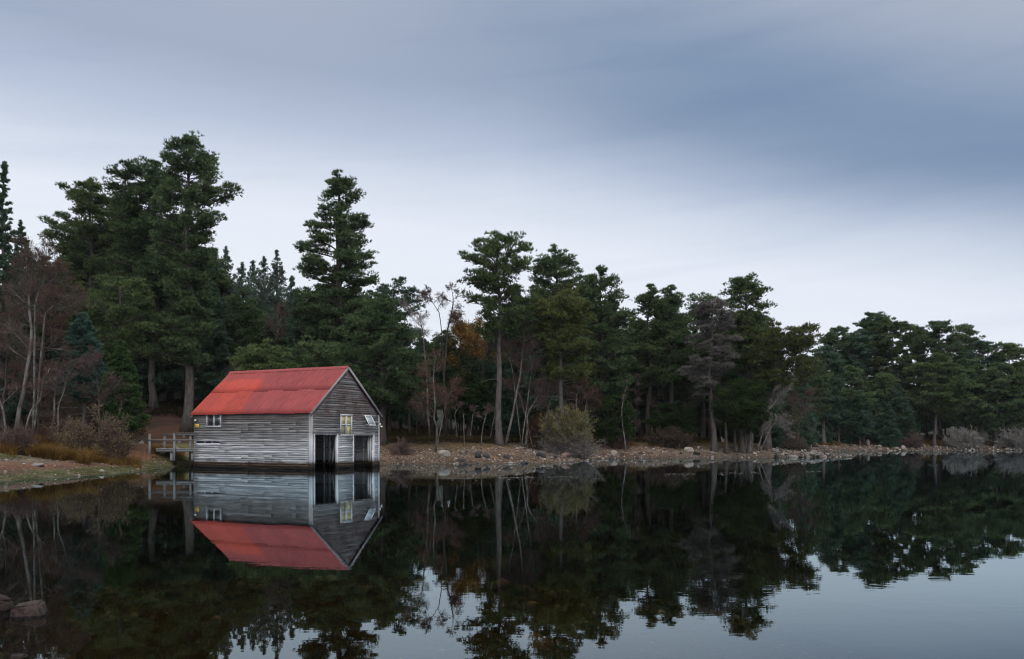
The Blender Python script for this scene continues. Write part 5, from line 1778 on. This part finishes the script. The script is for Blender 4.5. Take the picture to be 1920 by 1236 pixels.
HERO = [(832, 2.4, 24, 11, 'granite_pale', 'pale block boulder on the gravel below the kinked birch'), (896, 1.7, 17, 9, 'stone_dark', 'black wet boulder, left of a touching dark pair on the gravel'), (911, 1.6, 16, 9, 'stone_dark', 'dark boulder, right of a touching black pair on the gravel'),
        (1015, 1.6, 20, 11, 'stone_dark', 'large dark boulder with a pale cap below the crooked grey birch'), (1001, 2.3, 8, 6, 'granite_pale', 'small white stone beside the large dark boulder'), (867, 3.2, 11, 5, 'granite_grey', 'flat grey stone on the gravel under the snapped birch pole'),
        (1046, 2.2, 12, 8, 'granite_pink', 'pinkish stone left of the reddish slab near the willow bush'), (1061, 1.4, 18, 8, 'granite_pink', 'reddish brown slab below the willow bush'), (1041, 1.2, 11, 6, 'stone_dark', 'small black stone in front of the reddish slab'),
        (1070, 3.0, 12, 10, 'granite_grey', 'grey boulder tucked under the right edge of the willow bush'), (875, -0.6, 18, 8, 'stone_dark', 'dark wet rock awash at the waterline below the snapped pole'), (983, -0.3, 18, 6, 'stone_dark', 'low black rock at the waterline left of the large dark boulder'),
        (953, 2.0, 13, 5, 'granite_pink', 'salmon-coloured stone lying below the big shoreline pine'), (1150, 1.3, 16, 9, 'granite_pale', 'whitish boulder on the beach right of the willow bush'), (1147, -0.3, 11, 9, 'stone_dark', 'dark pointed rock in the water in front of a whitish boulder'),
        (1217, 2.2, 8, 4, 'granite_pale', 'small pale stone alone on the middle of the right beach'), (1291, 2.6, 18, 9, 'granite_pale', 'big rounded white boulder on the right beach'), (1310, 3.6, 7, 5, 'granite_pale', 'small white stone behind the big rounded white boulder'),
        (1306, 1.4, 16, 6, 'stone_dark', 'flat black rock just in front of the big rounded white boulder'), (1336, -0.2, 9, 5, 'granite_pale', 'cream stone lying in the shallow water off the right beach'), (1457, 0.1, 9, 8, 'stone_dark', 'upright black rock at the waterline near the rock spit'),
        (1626, 3.6, 12, 10, 'granite_grey', 'grey boulder under the tall green young spruce on the far shore'), (1694, 1.2, 8, 6, 'granite_pale', 'brightest white stone on the far shore'), (1829, 1.8, 14, 6, 'granite_grey', 'flat grey stone below the wide silver-grey bush on the far shore'), (1866, 2.6, 10, 4, 'granite_pale', 'leaning pale slab on the far shore below the edge bush'),
        (330, 1.4, 15, 11, 'granite_pale', 'mossy pale boulder at the foot of the footbridge post'), (265, 5.0, 12, 13, 'granite_grey', 'upright grey stone beside the end of the footbridge'), (258, 0.2, 8, 5, 'granite_pink', 'pinkish stone at the water edge of the left bay'),
        (70, 2.2, 24, 5, 'granite_grey', 'flat grey slab lying in the rust-red band of the left bay'), (10, 1.0, 9, 8, 'granite_pale', 'white pointed stone at the left photo edge on the bay shore')]
for px, s_, wp, hp, mt, lb in HERO:
    d = edge_d(px, s_)
    if d is None:
        continue
    rock('boulder', px, None, d, wp, hp, mt, lb)

def slab(px, d, size, tilt, rz, mt, label, seed, zc):
    import bmesh
    rg = np.random.default_rng(seed)
    bm = bmesh.new()
    bmesh.ops.create_cube(bm, size=1.0)
    for v in bm.verts:
        v.co.x *= size[0] * (1 + rg.normal(0, 0.06)) * (1 - 0.12 * (v.co.z > 0))
        v.co.y *= size[1] * (1 + rg.normal(0, 0.08))
        v.co.z *= size[2]
    bmesh.ops.bevel(bm, geom=bm.edges[:], offset=size[2] * 0.13, segments=2, affect='EDGES')
    bmesh.ops.subdivide_edges(bm, edges=bm.edges[:], cuts=3, use_grid_fill=True)
    bm.normal_update()
    for v in bm.verts:
        c_ = np.array(v.co)
        k_ = fbm(np.array([c_[0] * 1.3 + c_[2]]), np.array([c_[1] * 1.3 - c_[2] * .7]), size[2] * 0.6, seed, 4)[0] - 0.5
        v.co += v.normal * (k_ * size[2] * 0.22)
    V_ = np.array([v.co[:] for v in bm.verts])
    bmesh.ops.triangulate(bm, faces=bm.faces[:])
    F_ = np.array([[v.index for v in f.verts] for f in bm.faces])
    bm.free()
    o = MB().add(V_, F_).build('boulder', M[mt])
    o.location = ((px - HX) / FPX * d, d, zc)
    o.rotation_euler = (0.05, tilt, rz)
    return tag(o, label, 'stone')


slab(54, 6.85, (0.24, 0.17, 0.13), R(-8), 0.22, 'wet_granite', 'square reddish rock breaking the water at the bottom left corner', 5, 0.025)
slab(-12, 7.05, (0.24, 0.2, 0.2), R(16), 0.7, 'wet_granite', 'rounded pinkish rock in the water cut by the left photo edge', 8, 0.01)
slab(35, 5.5, (0.10, 0.08, 0.05), R(4), 0.3, 'wet_granite', 'small flat stone just awash at the very bottom edge', 9, -0.01)

MATS = ['granite_grey', 'granite_pale', 'granite_grey', 'stone_dark', 'granite_pink']
for k in range(95):          # the stony spit at the end of the point
    u = rngr.random() ** 0.8
    px = 1485 + 118 * u
    top = 8.5 * (1 - u) + 1.0
    X0 = 21.5 + 6.6 * u
    d = 68.2 + 2.0 * u + rngr.uniform(-0.7, 2.6) * (1.15 - u)
    rock('stone', (HX + X0 / d * FPX), None, d, rngr.uniform(4, 10) * (1.15 - 0.5 * u), rngr.uniform(2.5, 6.5) * (1.1 - 0.55 * u), MATS[int(rngr.choice(5, p=[.6, .06, .14, .17, .03]))], 'jumbled grey stone on the rocky spit at the end of the point', 'stones of the rocky spit', sink=0.2)
for k in range(64):          # loose stones on the gravel beach
    px = rngr.uniform(722, 1480)
    d = edge_d(px, rngr.uniform(-0.4, 4.6) if px < 1100 else rngr.uniform(-0.3, 4.0))
    if d:
        rock('stone', px, None, d, rngr.uniform(2.6, 6.5), rngr.uniform(1.4, 3.0), MATS[int(rngr.integers(0, 5))], 'small loose stone on the gravel beach right of the boathouse', 'small stones on the gravel beach')
for k in range(26):          # a drift of stones where the turf ends above the spit
    px = rngr.uniform(1395, 1500)
    d = edge_d(px, rngr.uniform(3.4, 5.2))
    if d:
        rock('stone', px, None, d, rngr.uniform(4, 9), rngr.uniform(2.5, 5), 'granite_grey', 'grey stone in the drift between beach and juniper', 'stones above the spit')
for k in range(70):          # far shore
    px = rngr.uniform(1600, 1925)
    d = edge_d(px, 0.0)
    dd = np.arange(104, 122, 0.1)
    ss = signed_dist((px - HX) / FPX * dd, dd)
    c = np.where((ss[:-1] < 0.1) & (ss[1:] >= 0.1))[0]
    if len(c):
        rock('stone', px, None, dd[c[-1]] + rngr.uniform(0.1, 4.5), rngr.uniform(3, 8), rngr.uniform(1.8, 4.2), MATS[int(rngr.choice(5, p=[.5, .3, .1, .05, .05]))], 'pale stone among many along the far shore of the bay', 'stones on the far shore')
for k in range(30):
    px = rngr.uniform(-10, 350)
    d = edge_d(px, rngr.uniform(0.3, 4.5))
    if d:
        rock('stone', px, None, d, rngr.uniform(2.5, 6), rngr.uniform(1.5, 3), MATS[int(rngr.choice([0, 2, 3, 4]))], 'small stone strewn on the mossy shore of the left bay', 'small stones of the left bay')
for k in range(8):           # stones by the path up to the big pine
    px = rngr.uniform(278, 345)
    d = rngr.uniform(50, 56)
    rock('stone', px, None, d, rngr.uniform(4, 9), rngr.uniform(2.5, 4), 'granite_grey', 'grey stone on the needle-covered slope below the tallest pine', 'stones below the tallest pine')
# driftwood
o = thing('driftwood', ((885 - HX) / FPX * 53.6, 53.6, gz((885 - HX) / FPX * 53.6, 53.6)), 0.3, 'thin pale fallen branch lying below the snapped birch pole', 'driftwood')
c = MB()
c.tube([(-0.5, 0, 0.25), (0, 0, 0.12), (0.6, -0.1, 0.03)], [0.03, 0.03, 0.015], 5)
c.tube([(0, 0, 0.12), (0.25, 0.2, 0.25)], [0.018, 0.008], 4)
c.build('branch', M['dead_wood'], o, True)

# ------------------------------------------------------------------ the damp air over the lake
hz = MB()
hz.box((0, 230, 22), (850, 600, 60))
m = bpy.data.materials.new('haze')
m.use_nodes = True
t = NT(m.node_tree)
pv = t.n('ShaderNodeVolumePrincipled')
pv.inputs['Color'].default_value = (0.80, 0.88, 1.0, 1)
pv.inputs['Density'].default_value = 0.00008
pv.inputs['Anisotropy'].default_value = 0.2
ov = t.n('ShaderNodeOutputMaterial')
t.link(pv.outputs[0], ov.inputs['Volume'])
tag(hz.build('haze', m), 'thin damp haze over the lake and woods', 'haze', None, 'stuff')
